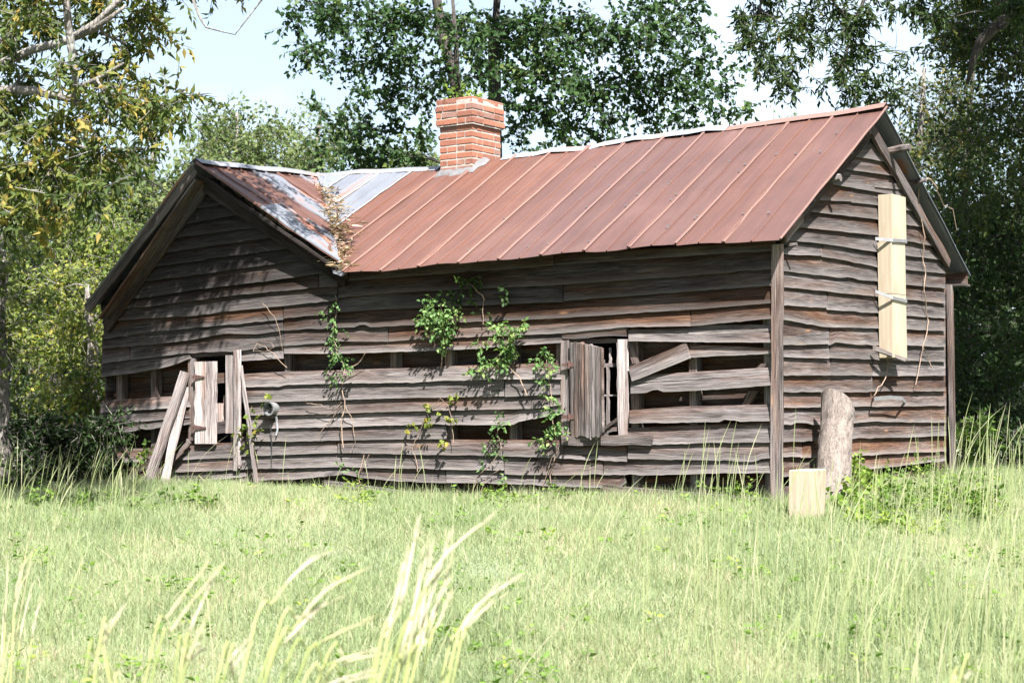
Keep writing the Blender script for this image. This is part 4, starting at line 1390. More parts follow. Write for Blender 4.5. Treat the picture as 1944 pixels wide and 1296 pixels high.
def tri_tubes(segs, r0, r1):
    """thin three-sided twigs from arrays of start and end points"""
    a = np.concatenate([s[1] for s in segs]); b = np.concatenate([s[2] for s in segs])
    n = len(a)
    d = unit(b-a)
    x = unit(np.cross(d, np.tile([[0.3, 0.5, 0.81]], (n, 1)))); y = np.cross(d, x)
    vs = []
    for p, r in ((a, r0), (b, r1)):
        for k in range(3):
            t = 2*math.pi*k/3
            vs.append(p + (x*math.cos(t)+y*math.sin(t))*r)
    v = np.stack(vs, 1).reshape(-1, 3)
    k = np.arange(n)[:, None]*6
    fl = []
    for i in range(3):
        j = (i+1) % 3
        fl += [k+np.array([[i, j, 3+j]]), k+np.array([[i, 3+j, 3+i]])]
    return v, np.concatenate(fl, 1).reshape(-1, 3)

def closest_on(polys, p):
    best = None
    for pts, rad in polys:
        for i in range(len(pts)-1):
            a, b = pts[i], pts[i+1]
            ab = b-a
            t = max(0, min(1, (p-a).dot(ab)/max(ab.length_squared, 1e-9)))
            q = a+ab*t
            dist = (q-p).length + max(0, q.z-p.z)*0.8
            if best is None or dist < best[0]: best = (dist, q, rad[i]+(rad[i+1]-rad[i])*t)
    return best[1], best[2]

def tree(name, label, cat, trunks, clumps, leafm, bark, L, W, nleaf=7, twig=0.35, dens=1.0, group=None, twigs=True, limbs=True, extra=(), **k):
    """trunks: [(points, radii)]; clumps: [(centre, radius xyz, twig count)]"""
    base = trunks[0][0][0]
    th = thing(name, label, cat, base, group)
    buf = [[], []]
    for pts, rad in trunks: tube(buf, pts, rad, 9)
    mk('trunk', buf[0], buf[1], bark, th, smooth=True)
    if limbs or extra:
        buf = [[], []]
        polys = list(trunks) + [e for e in extra]
        for pts, rad in extra: tube(buf, pts, [r_*0.72 for r_ in rad], 7)
        if limbs:
            order = sorted(clumps, key=lambda c: (closest_on(trunks, Vector(c[0]))[0]-Vector(c[0])).length)
            for (c, r, nt_) in order:
                c = Vector(c)
                q, rq = closest_on(polys, c)
                d = (c-q).length
                if d < 0.1: continue
                rr = min(rq*0.6, 0.012+0.022*d)
                pts = wob(q, c, 5, 0.05)
                rads = [rr*(1-0.75*i/5) for i in range(6)]
                tube(buf, pts, rads, 5)
                polys.append((pts, rads))
                for _ in range(4):       # forks inside the clump
                    e = c + Vector((random.gauss(0, r[0]*.55), random.gauss(0, r[1]*.55), random.gauss(0, r[2]*.55)))
                    pp = wob(pts[3], e, 3, 0.07)
                    tube(buf, pp, [rads[3]*.7, rads[3]*.5, rads[3]*.35, 0.003], 4)
        if buf[0]: mk('limb', buf[0], buf[1], bark, th, smooth=True)
    cs = [tuple(c[0]) for c in clumps]; rs = [c[1] for c in clumps]; ns = [max(3, int(c[2]*dens)) for c in clumps]
    v, f, t, segs = sprays(cs, rs, ns, twig, nleaf, L, W, **k)
    mk_np('crown', v, f, leafm, th, t)
    if twigs:
        tv, tf = tri_tubes(segs, 0.0045, 0.002)
        mk_np('twig', tv, tf, bark, th)
    return th

def pxc(lst, y, jit=0.8, flat=0.8, n=1.0, seed=1):
    """clumps from photograph positions (x, y, radius) placed round the distance y"""
    rd = random.Random(seed)
    out = []
    for q in lst:
        px, py, r = q[:3]
        yy = y + rd.uniform(-jit, jit) + (q[3] if len(q) > 3 else 0)
        c = at(px, py, yy)
        rm = r*yy/FPX
        out.append((c, (rm, rm*1.1, rm*flat), int(n*(r/50.0)**2*46)))
    return out

# ------------------------------------------------------------------ the big maple behind the chimney
def P(px, py, y): return at(px, py, y)
yM = 24.0
def gp(px, y):
    p = at(px, 768, y); p.z = gz(p)-0.1; return p
maple_tr = [([gp(905, yM), P(903, 330, yM), P(882, 230, yM), P(862, 150, yM), P(838, 60, yM), P(820, -60, yM), P(800, -200, yM)], [.2, .14, .09, .08, .075, .06, .03]),
            ([gp(930, yM+.3), P(938, 330, yM+.3), P(940, 220, yM+.2), P(938, 90, yM), P(946, -40, yM), P(950, -240, yM)], [.2, .14, .095, .09, .08, .03]),
            ([P(893, 270, yM), P(870, 190, yM-.3), P(866, 90, yM-.5), P(858, -20, yM-.6)], [.05, .04, .035, .02])]
maple_cl = [(925, 60, 34, -1.2), (945, 130, 36, -1.2), (930, 200, 26, -1), (862, 60, 30, -1.2), (870, 150, 24, -1.2), (590, 95, 42), (560, 40, 30), (640, 45, 55), (720, 35, 62), (790, 30, 60), (655, 115, 42), (720, 110, 55), (775, 105, 50), (745, 170, 42), (800, 180, 38), (640, 10, 50), (580, -20, 50),
            (700, 185, 32), (690, 235, 38), (745, 235, 34), (650, 235, 30), (625, 280, 34), (690, 290, 46), (755, 290, 42), (790, 255, 30), (610, 205, 22), (660, 200, 24), (800, 300, 32), (720, 315, 34), (650, 318, 30),
            (860, 40, 60), (900, 120, 50), (830, 130, 35), (860, 170, 26), (950, 60, 62), (985, 130, 62), (960, 190, 42), (1010, 50, 72), (1050, 140, 72), (1020, 210, 52), (1090, 60, 76), (1120, 170, 66), (1080, 230, 44),
            (1170, 60, 72), (1190, 150, 66), (1160, 225, 42), (1250, 70, 60), (1260, 150, 58), (1230, 215, 44), (1310, 120, 46), (1320, 190, 44), (1290, 235, 34), (1365, 165, 34), (1370, 215, 32), (1400, 130, 24), (1420, 195, 22), (1330, 60, 34), (1300, 20, 46), (1240, 10, 50), (1355, 245, 22),
            (980, 250, 30), (1060, 262, 26), (1000, 275, 22), (1130, 255, 26), (1395, 90, 16), (1360, 105, 24),
            (700, -70, 90), (850, -90, 110), (1000, -100, 120), (1150, -90, 110), (1260, -70, 70)]
tree('maple_tree', 'large dark green maple rising behind the brick chimney', 'tree', maple_tr, [(c, tuple(x*.82 for x in r), n_) for c, r, n_ in pxc(maple_cl, yM, 1.3, 0.75, 1.0, 3)], L_MAPLE, BARKD, 0.088, 0.062, nleaf=9, twig=0.30, dens=0.78,
     outward=0.55, droop=0.25, shell=0.25, flat=0.45, tint_mu=0.45, tint_sd=0.22)

# ------------------------------------------------------------------ pecan on the left, limbs reaching over the gable
yP = 13.6
trP = [(Vector((-7.2, 15.2, float(ground_z(-7.2, 15.2))-0.1)), .42), (Vector((-7.1, 15.0, 1.6)), .34), (Vector((-6.9, 14.8, 3.4)), .30), (Vector((-6.6, 14.6, 5.2)), .24), (Vector((-6.3, 14.3, 7.6)), .14), (Vector((-6.0, 14.2, 9.5)), .05)]
pec_tr = [([p for p, _ in trP], [r for _, r in trP])]
pec_ex = [([Vector((-6.95, 14.8, 2.6)), P(-90, 185, yP), P(0, 122, yP), P(60, 95, yP), P(132, 76, yP), P(185, 42, yP), P(232, -5, yP), P(300, -90, yP), P(420, -170, yP)], [.14, .075, .052, .048, .045, .042, .038, .03, .012]),
          ([Vector((-6.9, 14.8, 2.9)), P(-70, 170, yP-.3), P(60, 172, yP-.3), P(135, 188, yP-.4), P(150, 165, yP-.4), P(185, 150, yP-.5), P(235, 120, yP-.6)], [.12, .06, .05, .045, .03, .025, .012]),
          ([P(143, 200, yP-.4), P(143, 140, yP-.5), P(135, 90, yP-.5), P(128, 30, yP-.6), P(120, -60, yP-.6)], [.042, .042, .045, .042, .03]),
          ([P(132, 76, yP-.05), P(180, 55, yP-.3), P(215, 30, yP-.4), P(240, 10, yP-.4)], [.04, .035, .025, .012]),
          ([P(-40, 240, yP), P(60, 255, yP-.1), P(135, 270, yP-.2), P(180, 290, yP-.3), P(260, 330, yP+.4), P(320, 365, yP+1)], [.03, .022, .02, .018, .014, .006]),
          ([P(-30, 465, yP), P(20, 480, yP-.3), P(45, 515, yP-.4), P(62, 530, yP-.4)], [.014, .010, .007, .004]),
          ([P(45, 515, yP-.4), P(90, 500, yP-.5), P(135, 490, yP-.5)], [.007, .005, .003]),
          ([Vector((-6.6, 14.6, 5.2)), Vector((-4.6, 13.2, 5.5)), Vector((-2.4, 12.8, 5.6)), Vector((-0.6, 12.7, 5.4))], [.13, .08, .05, .02]),
          ([P(362, -12, 13.4), P(380, 35, 13.4), P(391, 52, 13.4), P(420, 60, 13.4), P(446, 66, 13.4), P(470, 35, 13.4), P(497, 0, 13.4), P(520, -50, 13.3)], [.016, .014, .011, .008, .007, .009, .011, .014])]
pec_cl = [(60, 20, 45), (20, 60, 40), (100, 40, 30), (200, 20, 42), (270, 30, 40), (300, 60, 26), (110, 120, 30), (40, 150, 40), (190, 120, 42), (240, 90, 30), (160, 220, 40), (210, 180, 40), (265, 150, 30), (300, 200, 36), (250, 210, 36),
          (330, 180, 30), (350, 200, 20), (110, 230, 40), (60, 250, 44), (20, 210, 44), (290, 240, 26), (90, 300, 46), (150, 300, 42), (200, 280, 38), (40, 330, 50), (100, 370, 44), (160, 360, 40), (205, 340, 26), (240, 290, 26), (20, 410, 44), (70, 430, 30),
          (-60, 60, 80), (-60, 200, 80), (-60, 350, 80), (300, -40, 50), (200, -60, 70), (80, -60, 80), ]
pc2 = pxc(pec_cl, yP, 1.0, 0.85, 1.0, 5)
for (x, y, z, r, n_) in ((-3.2, 15.4, 5.3, .85, 340), (-2.2, 15.2, 5.6, .75, 280), (-4.2, 15.8, 5.4, .85, 340), (-2.7, 15.9, 5.1, .7, 220), (-3.6, 16.1, 5.5, .7, 200), (-1.4, 15.0, 5.3, .55, 60), (-3.7, 15.3, 6.1, .8, 260), (-2.7, 14.7, 6.0, .6, 60), (-4.7, 14.8, 5.1, .8, 110), (-5.4, 14.4, 6.0, .9, 110), (-6.6, 14.4, 7.4, 1.2, 130),
                       (-5.9, 14.2, 8.6, 1.2, 120), (-7.2, 13.0, 4.6, 1.0, 100), (-1.9, 15.9, 6.0, .5, 45), (-3.6, 14.0, 5.2, .6, 70), (-3.9, 15.1, 4.75, .7, 120), (-4.6, 15.0, 4.5, .7, 120)):
    pc2.append((Vector((x, y, z)), (r, r, r*.7), n_))
tree('pecan_tree', 'yellowing pecan tree with pale bare limbs hanging in from the left', 'tree', pec_tr, pc2, L_PECAN, BARKP, 0.085, 0.034, nleaf=12, twig=0.24, dens=0.75,
     extra=pec_ex, outward=0.4, droop=0.35, shell=0.2, flat=0.2, spread=0.8, tint_mu=0.5, tint_sd=0.26)

# ------------------------------------------------------------------ willow oak on the right, boughs hanging into the sky
yO = 19.5
oak_tr = [([Vector((8.6, 16.5, float(ground_z(8.6, 16.5))-.1)), Vector((8.5, 16.5, 2)), Vector((8.3, 16.5, 4)), Vector((8.0, 16.4, 6.5)), Vector((7.7, 16.2, 9)), Vector((7.5, 16, 11))], [.5, .42, .38, .3, .18, .05])]
oak_ex = [([Vector((8.4, 16.5, 3.4)), P(1990, -10, yO), P(1905, 38, yO), P(1862, 78, yO), P(1848, 110, yO), P(1836, 160, yO)], [.2, .12, .10, .085, .06, .03]),
          ([Vector((8.1, 16.4, 5.6)), P(1850, -130, yO), P(1720, -90, yO-.5), P(1580, -60, yO-.5), P(1450, -40, yO-.4), P(1440, 40, yO-.4)], [.2, .11, .085, .06, .04, .015]),
          ([P(1660, -75, yO-.5), P(1640, 0, yO-.5), P(1610, 80, yO-.6), P(1600, 150, yO-.6)], [.04, .03, .02, .008]),
          ([Vector((8.2, 16.4, 5.0)), Vector((7.2, 17.6, 6.2)), Vector((6.4, 19.2, 7.0))], [.16, .12, .05])]
oak_cl = [(1415, 30, 30), (1450, 10, 40), (1430, 75, 32), (1455, 110, 34), (1480, 150, 30), (1490, 60, 36), (1530, 30, 36), (1540, 80, 26), (1505, 120, 26), (1510, 165, 18), (1560, 160, 16), (1590, 20, 36), (1620, 50, 34), (1610, 100, 34), (1595, 140, 30), (1640, 90, 28), (1620, 165, 24), (1650, 140, 26),
          (1660, 180, 28), (1700, 180, 24), (1720, 100, 18), (1650, 20, 30), (1700, 10, 26), (1740, 15, 30), (1780, 25, 34), (1610, 200, 14), (1680, 130, 18), (1570, 60, 14), (1440, 140, 16),
          (1450, -60, 60), (1560, -50, 60), (1660, -60, 60), (1760, -50, 60), (1850, -40, 60), (1930, 0, 50)]
oc = pxc(oak_cl, yO-.5, 0.7, 0.95, 1.0, 8)
for (x, y, z, r, n_) in ((6.3, 15.6, 6.3, 1.0, 150), (7.4, 17.4, 6.4, 1.2, 170), (6.6, 18.6, 6.9, 1.2, 170), (7.6, 15.2, 5.6, 1.1, 150), (8.6, 17.2, 5.5, 1.3, 170), (5.9, 17.2, 6.8, .9, 120), (8.2, 18.8, 7.4, 1.4, 190), (9.6, 16.0, 6.0, 1.4, 150), (7.4, 16.4, 8.6, 1.4, 170), (6.2, 19.8, 7.2, 1.1, 130), (9.0, 19.6, 6.0, 1.4, 170), (6.0, 14.6, 5.7, .7, 70), (5.6, 17.6, 7.0, 1.0, 230), (6.6, 18.0, 7.2, 1.2, 280), (7.6, 18.6, 7.0, 1.2, 280), (6.2, 19.2, 7.6, 1.1, 260), (7.2, 20.2, 7.8, 1.3, 300), (8.4, 19.4, 7.4, 1.3, 280), (7.0, 16.8, 7.4, 1.1, 240), (8.2, 17.6, 6.6, 1.2, 260)):
    oc.append((Vector((x, y, z)), (r, r, r*.7), n_))
tree('willow_oak_tree', 'dark oak whose boughs of narrow leaves hang into the sky above the right gable', 'tree', oak_tr, oc, L_OAK, BARKD, 0.095, 0.03, nleaf=10, twig=0.17, dens=1.1,
     extra=oak_ex, outward=0.4, droop=0.4, shell=0.15, flat=0.25, spread=0.75, tint_mu=0.42, tint_sd=0.2)

# ------------------------------------------------------------------ trees and shrubs round the house
def fill(x0, x1, y0, y1, n, r0, r1, seed):
    rd = random.Random(seed)
    return [(rd.uniform(x0, x1), rd.uniform(y0, y1), rd.uniform(r0, r1)) for _ in range(n)]

def simple_tree(name, label, px, y, top_py, clumps, mat, L, W, group, tr=0.14, bark=BARKG, seed=1, jit=1.0, n=1.0, nleaf=7, twig=0.4, cat='tree', **k):
    b = gp(px, y)
    tp = P(px, top_py, y)
    pts = wob(b, tp, 6, 0.015)
    return tree(name, label, cat, [(pts, [tr*(1-0.8*i/6) for i in range(7)])], pxc(clumps, y, jit, 0.85, n, seed), mat, bark, L, W, nleaf=nleaf, twig=twig, group=group, **k)

GB = 'trees behind the house'
simple_tree('background_tree', 'pale hazy green tree above the left gable ridge', 450, 34, 215, fill(385, 560, 235, 330, 24, 26, 46, 11) + [(440, 215, 28), (400, 240, 26), (490, 225, 26), (535, 250, 24)], L_PALE, 0.11, 0.06, GB, seed=11, n=1.1)
simple_tree('background_tree', 'pale thin tree behind the valley left of the chimney', 610, 36, 210, fill(560, 680, 240, 330, 16, 24, 40, 12) + [(600, 215, 24)], L_PALE, 0.11, 0.06, GB, seed=12, n=1.0)
simple_tree('background_tree', 'pale tree low behind the roof just left of the chimney', 770, 37, 260, fill(690, 840, 285, 340, 14, 22, 36, 13), L_PALE, 0.11, 0.06, GB, seed=13, n=1.0)
simple_tree('background_tree', 'small pale treetop showing over the ridge right of the chimney', 1370, 38, 235, fill(1300, 1400, 252, 300, 9, 18, 30, 14), L_PALE, 0.10, 0.06, GB, seed=14)
simple_tree('background_tree', 'slender treetop poking over the ridge near the right gable', 1468, 36, 215, fill(1450, 1490, 225, 290, 5, 9, 16, 15), L_PALE, 0.10, 0.05, GB, seed=15, tr=.05)
simple_tree('background_tree', 'mid green tree behind the left eave of the front gable', 290, 27, 250, fill(215, 400, 270, 520, 30, 28, 46, 16), L_PALE, 0.10, 0.06, GB, seed=16)

GL = 'trees at the left edge'
simple_tree('roadside_tree', 'tall yellow-green tree left of the house, top half in sun', 110, 21.5, 300, fill(-30, 235, 330, 640, 46, 30, 50, 21), L_YELL, 0.075, 0.045, GL, seed=21, jit=1.2, n=0.95, nleaf=8, twig=0.32)
simple_tree('roadside_tree', 'bushy sunlit yellow-green tree touching the left house corner', 165, 19.8, 540, fill(50, 190, 520, 790, 36, 26, 42, 22), L_YELL, 0.06, 0.038, GL, seed=22, jit=0.7, n=1.0, nleaf=8, twig=0.26, tint_mu=0.62)
simple_tree('roadside_tree', 'shadowy green tree at the far left edge with drooping leaves', 0, 17.5, 430, fill(-60, 25, 450, 780, 15, 24, 38, 23), L_PECAN, 0.09, 0.04, GL, seed=23, jit=0.6, n=0.9)
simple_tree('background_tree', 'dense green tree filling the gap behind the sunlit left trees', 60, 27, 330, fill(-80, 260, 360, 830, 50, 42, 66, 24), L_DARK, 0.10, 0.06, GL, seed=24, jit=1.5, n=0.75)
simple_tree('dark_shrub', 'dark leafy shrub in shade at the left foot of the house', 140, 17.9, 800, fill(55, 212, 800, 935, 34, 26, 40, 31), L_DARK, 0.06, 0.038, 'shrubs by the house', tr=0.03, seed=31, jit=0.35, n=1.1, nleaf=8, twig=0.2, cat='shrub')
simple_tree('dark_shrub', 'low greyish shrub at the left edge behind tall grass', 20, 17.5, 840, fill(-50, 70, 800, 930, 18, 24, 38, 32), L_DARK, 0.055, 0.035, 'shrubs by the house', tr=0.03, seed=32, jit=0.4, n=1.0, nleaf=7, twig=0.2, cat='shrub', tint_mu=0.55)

GR = 'trees beyond the right gable'
simple_tree('shade_tree', 'sunlit light green tree right behind the right gable peak', 1755, 26, 130, fill(1700, 1850, 150, 330, 30, 22, 40, 41), L_OAK, 0.085, 0.045, GR, seed=41, jit=1.0, n=0.9, tint_mu=0.7)
simple_tree('shade_tree', 'tall dark tree at the right edge reaching the top of the picture', 2030, 22, -60, fill(1800, 1990, -30, 420, 58, 28, 48, 42), L_OAK, 0.085, 0.042, GR, seed=42, jit=1.2, n=0.95, tr=.2, bark=BARKD, tint_mu=0.5)
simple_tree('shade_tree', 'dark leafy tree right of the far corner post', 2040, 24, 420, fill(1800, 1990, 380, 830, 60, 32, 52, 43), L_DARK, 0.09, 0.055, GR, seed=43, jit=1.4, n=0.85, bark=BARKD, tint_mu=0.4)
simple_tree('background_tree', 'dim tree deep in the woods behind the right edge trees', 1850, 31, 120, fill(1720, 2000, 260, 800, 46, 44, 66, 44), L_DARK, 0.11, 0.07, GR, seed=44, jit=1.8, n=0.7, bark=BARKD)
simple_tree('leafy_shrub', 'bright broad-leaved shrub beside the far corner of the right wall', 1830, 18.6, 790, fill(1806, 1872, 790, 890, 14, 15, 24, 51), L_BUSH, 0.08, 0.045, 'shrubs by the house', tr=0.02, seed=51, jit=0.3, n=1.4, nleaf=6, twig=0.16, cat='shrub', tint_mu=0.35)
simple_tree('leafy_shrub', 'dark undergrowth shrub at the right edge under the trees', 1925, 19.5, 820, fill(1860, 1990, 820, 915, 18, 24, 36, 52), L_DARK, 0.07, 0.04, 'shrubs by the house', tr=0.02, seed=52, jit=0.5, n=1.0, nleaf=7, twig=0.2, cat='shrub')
# far-off wood closing the field behind the house
def far_wood():
    n = 70000
    th_ = rng.uniform(-0.25, np.pi+0.25, n)
    rad = 44 + rng.uniform(-1, 1, n)*5 + 2*np.sin(th_*9)
    top = 5.6 + 1.3*np.sin(th_*23) + 0.9*np.sin(th_*61+1) + 0.5*np.sin(th_*140)
    zz = top*rng.random(n)**0.8
    p = np.stack([rad*np.cos(th_), 6+rad*np.sin(th_), zz], 1)
    p[:, 2] += ground_z(p[:, 0], p[:, 1])
    v, f, t = leaf_arrays(p, rng.normal(size=(n, 3)), rng.uniform(0.3, 0.6, n), rng.uniform(0.2, 0.4, n), np.clip(0.45+0.25*np.sin(th_*31)+rng.normal(0, .2, n), 0, 1), flat=0.4)
    o = mk_np('far_wood', v, f, L_DARK, None, t, origin=(0, 0, 0))
    tag(o, 'distant wood edge closing the field behind the house', 'wood', kind='stuff')
far_wood()
# bushes along the right wall
def bush(label, lst, y, mat, L, W, seed, name='wall_bush', cat='bush', group='bushes along the right wall', n=2.2, twig=0.12, nleaf=6, z0=None, **k):
    cl = []
    rdb = random.Random(seed)
    for (px, py, r) in lst:
        yy = y + 1.2 if z0 is None else y
        if z0 is None:
            yl = y + 1.2
            pw = at(px, py, yl)
            while yl > 8 and (pw.z - gz(pw) < 0.75*r*yl/FPX or inside_house(pw.x, pw.y)[0] or (abs(inside_house(pw.x, pw.y)[2]) < 0.15 and 0 < inside_house(pw.x, pw.y)[1] < WS) or inside_house(pw.x, pw.y)[2] > 0 and -0.15 < inside_house(pw.x, pw.y)[1] < WS):
                yl -= 0.06
                pw = at(px, py, yl)
            yy = yl
        cl.append((at(px, py, yy), (r*yy/FPX, r*yy/FPX*1.1, r*yy/FPX*.95), int(n*1.35*(r/50.0)**2*46)))
    cx = sum(q[0] for q in lst)/len(lst)
    b = at(cx, 920, y); b.z = gz(b) if z0 is None else z0
    th = thing(name, label, cat, b, group)
    for c, r, _ in cl:
        buf = [[], []]
        e = Vector(c)
        s0 = Vector((b.x+(e.x-b.x)*.5, b.y+(e.y-b.y)*.5, gz(e) if z0 is None else z0))
        tube(buf, wob(s0, e, 4, 0.05), [.006, .005, .004, .003, .002], 5)
        mk('stem', buf[0], buf[1], GSTEM, th)
    v, f, t, sg = sprays([tuple(c[0]) for c in cl], [c[1] for c in cl], [max(4, c[2]) for c in cl], twig, nleaf, L, W, **k)
    mk_np('foliage', v, f, mat, th, t)
    return th
bush('bright maple sapling bush growing against the stump', [(1605, 900, 20), (1635, 925, 24), (1610, 945, 24), (1590, 960, 18), (1650, 955, 20), (1625, 885, 14), (1640, 975, 20), (1665, 935, 16)], 14.0, L_BUSH, 0.06, 0.05, 61, flat=0.6, tint_mu=0.75, tint_sd=0.15)
bush('mid green bush between the maple sapling and the speckled bush', [(1690, 905, 18), (1685, 935, 22), (1700, 960, 20), (1665, 968, 16), (1710, 925, 14)], 14.6, L_BUSH, 0.05, 0.03, 62, tint_mu=0.35)
bush('speckled small-leaved bush under the lower right wall boards', [(1740, 880, 18), (1760, 905, 24), (1735, 925, 22), (1770, 940, 24), (1745, 960, 22), (1720, 945, 16), (1785, 915, 18)], 15.2, L_BUSH, 0.035, 0.02, 63, tint_mu=0.45, n=2.6)
bush('green weeds at the foot of the far corner post', [(1805, 930, 22), (1830, 915, 22), (1820, 950, 24), (1850, 940, 20), (1870, 920, 18), (1790, 965, 22), (1855, 970, 24), (1885, 955, 22)], 16.2, L_BUSH, 0.05, 0.03, 64, tint_mu=0.45)
bush('low yellow-green weed patch in the grass before the right wall', [(1700, 985, 16), (1725, 1000, 18), (1755, 1010, 14), (1675, 990, 16), (1640, 990, 14)], 13.6, L_BUSH, 0.05, 0.025, 65, tint_mu=0.95, n=1.6)
gw = 'weeds along the front wall'
for lab, lst, y, tm, L_, W_, sd in (('yellow-green weed at the wall foot below the bare vine', [(672, 930, 16), (690, 945, 18), (660, 950, 14)], 16.4, 0.95, .04, .03, 71),
        ('low green weeds under the greenbrier vine', [(945, 940, 16), (970, 948, 18), (915, 952, 13)], 15.4, 0.6, .05, .025, 72),
        ('small green weeds below the middle of the right window', [(1045, 938, 14), (1080, 945, 16), (1110, 940, 12)], 15.0, 0.55, .045, .03, 73),
        ('green weed tuft inside the open gap by the corner', [(1400, 930, 14), (1425, 938, 16), (1350, 930, 9)], 14.25, 0.5, .04, .025, 74),
        ('leafy weed beside the foot of the pale leaning plank', [(330, 945, 16), (365, 950, 18), (400, 955, 16), (300, 955, 14)], 17.2, 0.45, .05, .03, 75),
        ('green sprig growing across the left corner boards', [(275, 852, 9), (268, 868, 6)], 17.6, 0.4, .06, .035, 76),
        ('leafy weeds in front of the dark shrub at the left', [(110, 950, 18), (160, 955, 20), (215, 948, 18), (60, 955, 16), (255, 960, 14)], 16.4, 0.4, .05, .03, 77)):
    bush(lab, lst, y, L_BUSH, L_, W_, sd, 'wall_weed', 'weed', gw, n=2.0, tint_mu=tm)
bush('small weed growing on top of the brick chimney', [(880, 176, 11), (912, 177, 9), (860, 181, 7)], house(CS+wl/2, CHd+0.2, 0).y, L_BUSH, .05, .03, 78, 'chimney_weed', 'weed', None, n=2.4, z0=ztop-0.03, tint_mu=0.7)
_cw = bpy.data.objects['chimney_weed']

# ------------------------------------------------------------------ vines on the walls
def vine(label, wall, stems, blobs, mat, L, W, bark=STEM, group='vines on the front wall', seed=1, twig=0.09, nleaf=5, **k):
    fn = onF if wall == 'F' else onR
    b = fn(*stems[0][0][0][:2], 0.08)
    th = thing('climbing_vine', label, 'vine', b, group)
    buf = [[], []]
    rd = random.Random(seed)
    for pts, r in stems:
        pp = []
        for i, q in enumerate(pts):
            o = q[2] if len(q) > 2 else 0.075 + rd.uniform(0, .05)
            pp.append(fn(q[0], q[1], o))
        fine = []
        for a, c in zip(pp, pp[1:]):
            for j in range(3): fine.append(a.lerp(c, j/3)+Vector((rd.gauss(0, .004), rd.gauss(0, .004), rd.gauss(0, .004))))
        fine.append(pp[-1])
        buf = [[], []]
        tube(buf, fine, [r*(1-0.6*i/len(fine)) for i in range(len(fine))], 5)
        mk('stem', buf[0], buf[1], bark, th)
    if blobs:
        cs, rs, ns = [], [], []
        for px, py, r, n_ in blobs:
            p = fn(px, py, 0.11+0.05*rd.random()+r*0.0015)
            m = r*p.y/FPX
            cs.append(tuple(p)); rs.append((m, m*0.6, m)); ns.append(max(2, int(n_*0.5)))
        v, f, t, sg = sprays(cs, rs, ns, twig, nleaf, L, W, **k)
        mk_np('foliage', v, f, mat, th, t)
    return th
vk = dict(flat=0.5, droop=0.35, outward=0.4)
vine('dense green creeper clump hanging below the eave', 'F', [([(838, 700), (842, 660), (850, 620), (835, 580), (810, 560)], .006), ([(860, 640), (868, 600), (850, 575)], .004)],
     [(825, 580, 20, 30), (845, 590, 20, 30), (815, 605, 20, 30), (840, 615, 22, 34), (855, 620, 14, 18), (835, 640, 14, 18), (795, 607, 9, 6), (838, 655, 9, 10), (842, 672, 6, 5), (808, 568, 9, 8), (865, 590, 8, 6)], L_VINE, .042, .03, seed=1, tint_mu=0.6, **vk)
vine('bright creeper spreading left of the right window top', 'F', [([(1000, 750), (985, 715), (960, 690), (958, 655), (950, 620)], .006), ([(958, 665), (930, 690), (885, 700)], .005), ([(968, 655), (985, 625), (998, 610)], .004)],
     [(955, 620, 13, 14), (930, 630, 11, 10), (975, 632, 12, 12), (995, 615, 8, 6), (912, 650, 9, 8), (960, 645, 14, 16), (970, 660, 12, 12), (955, 685, 12, 12), (935, 685, 12, 12), (915, 692, 12, 12), (895, 698, 9, 8), (1000, 620, 6, 4), (965, 670, 10, 9)], L_VINE, .05, .035, seed=2, tint_mu=0.7, **vk)
vine('leafy creeper climbing beside the left jamb of the right window', 'F', [([(1040, 930), (1048, 890), (1058, 850), (1050, 800), (1048, 760), (1042, 720), (1036, 670)], .005), ([(1030, 925), (1050, 860)], .004)],
     [(1036, 660, 8, 8), (1025, 680, 10, 10), (1040, 688, 9, 8), (1042, 705, 9, 8), (1034, 725, 8, 8), (1040, 755, 9, 10), (1038, 770, 9, 8), (1050, 790, 11, 10), (1062, 800, 10, 8), (1035, 812, 9, 8), (1028, 835, 8, 8), (1045, 815, 9, 8), (1075, 810, 7, 5)], L_VINE, .045, .028, seed=3, tint_mu=0.6, **vk)
vine('greenbrier with round yellow-green leaves in the middle of the front wall', 'F', [([(792, 895), (790, 870), (782, 850), (800, 815), (815, 780), (845, 745), (860, 740)], .0035), ([(860, 840), (858, 800), (850, 770), (835, 755)], .003)],
     [(805, 765, 7, 3), (815, 770, 5, 2), (860, 745, 7, 4), (858, 755, 5, 2), (825, 790, 6, 3), (808, 795, 9, 5), (815, 802, 7, 3), (848, 785, 6, 2), (857, 795, 6, 3), (770, 814, 7, 4), (780, 812, 6, 3), (845, 835, 7, 3), (840, 838, 5, 2)], L_CATB, .055, .05, seed=4, tint_mu=0.5, flat=0.2, droop=0.4, outward=0.3, nleaf=2, twig=0.05)
vine('thin creeper rising from the foot of the wall left of the right window', 'F', [([(892, 945), (910, 900), (935, 880), (950, 850), (945, 810), (943, 790)], .005), ([(905, 945), (925, 905), (950, 890)], .004)],
     [(945, 785, 7, 7), (942, 800, 7, 6), (938, 812, 7, 6), (940, 830, 6, 5), (935, 845, 6, 5), (925, 860, 8, 6), (945, 858, 6, 4), (920, 880, 6, 4), (960, 900, 7, 5)], L_VINE, .04, .026, seed=5, tint_mu=0.4, **vk)
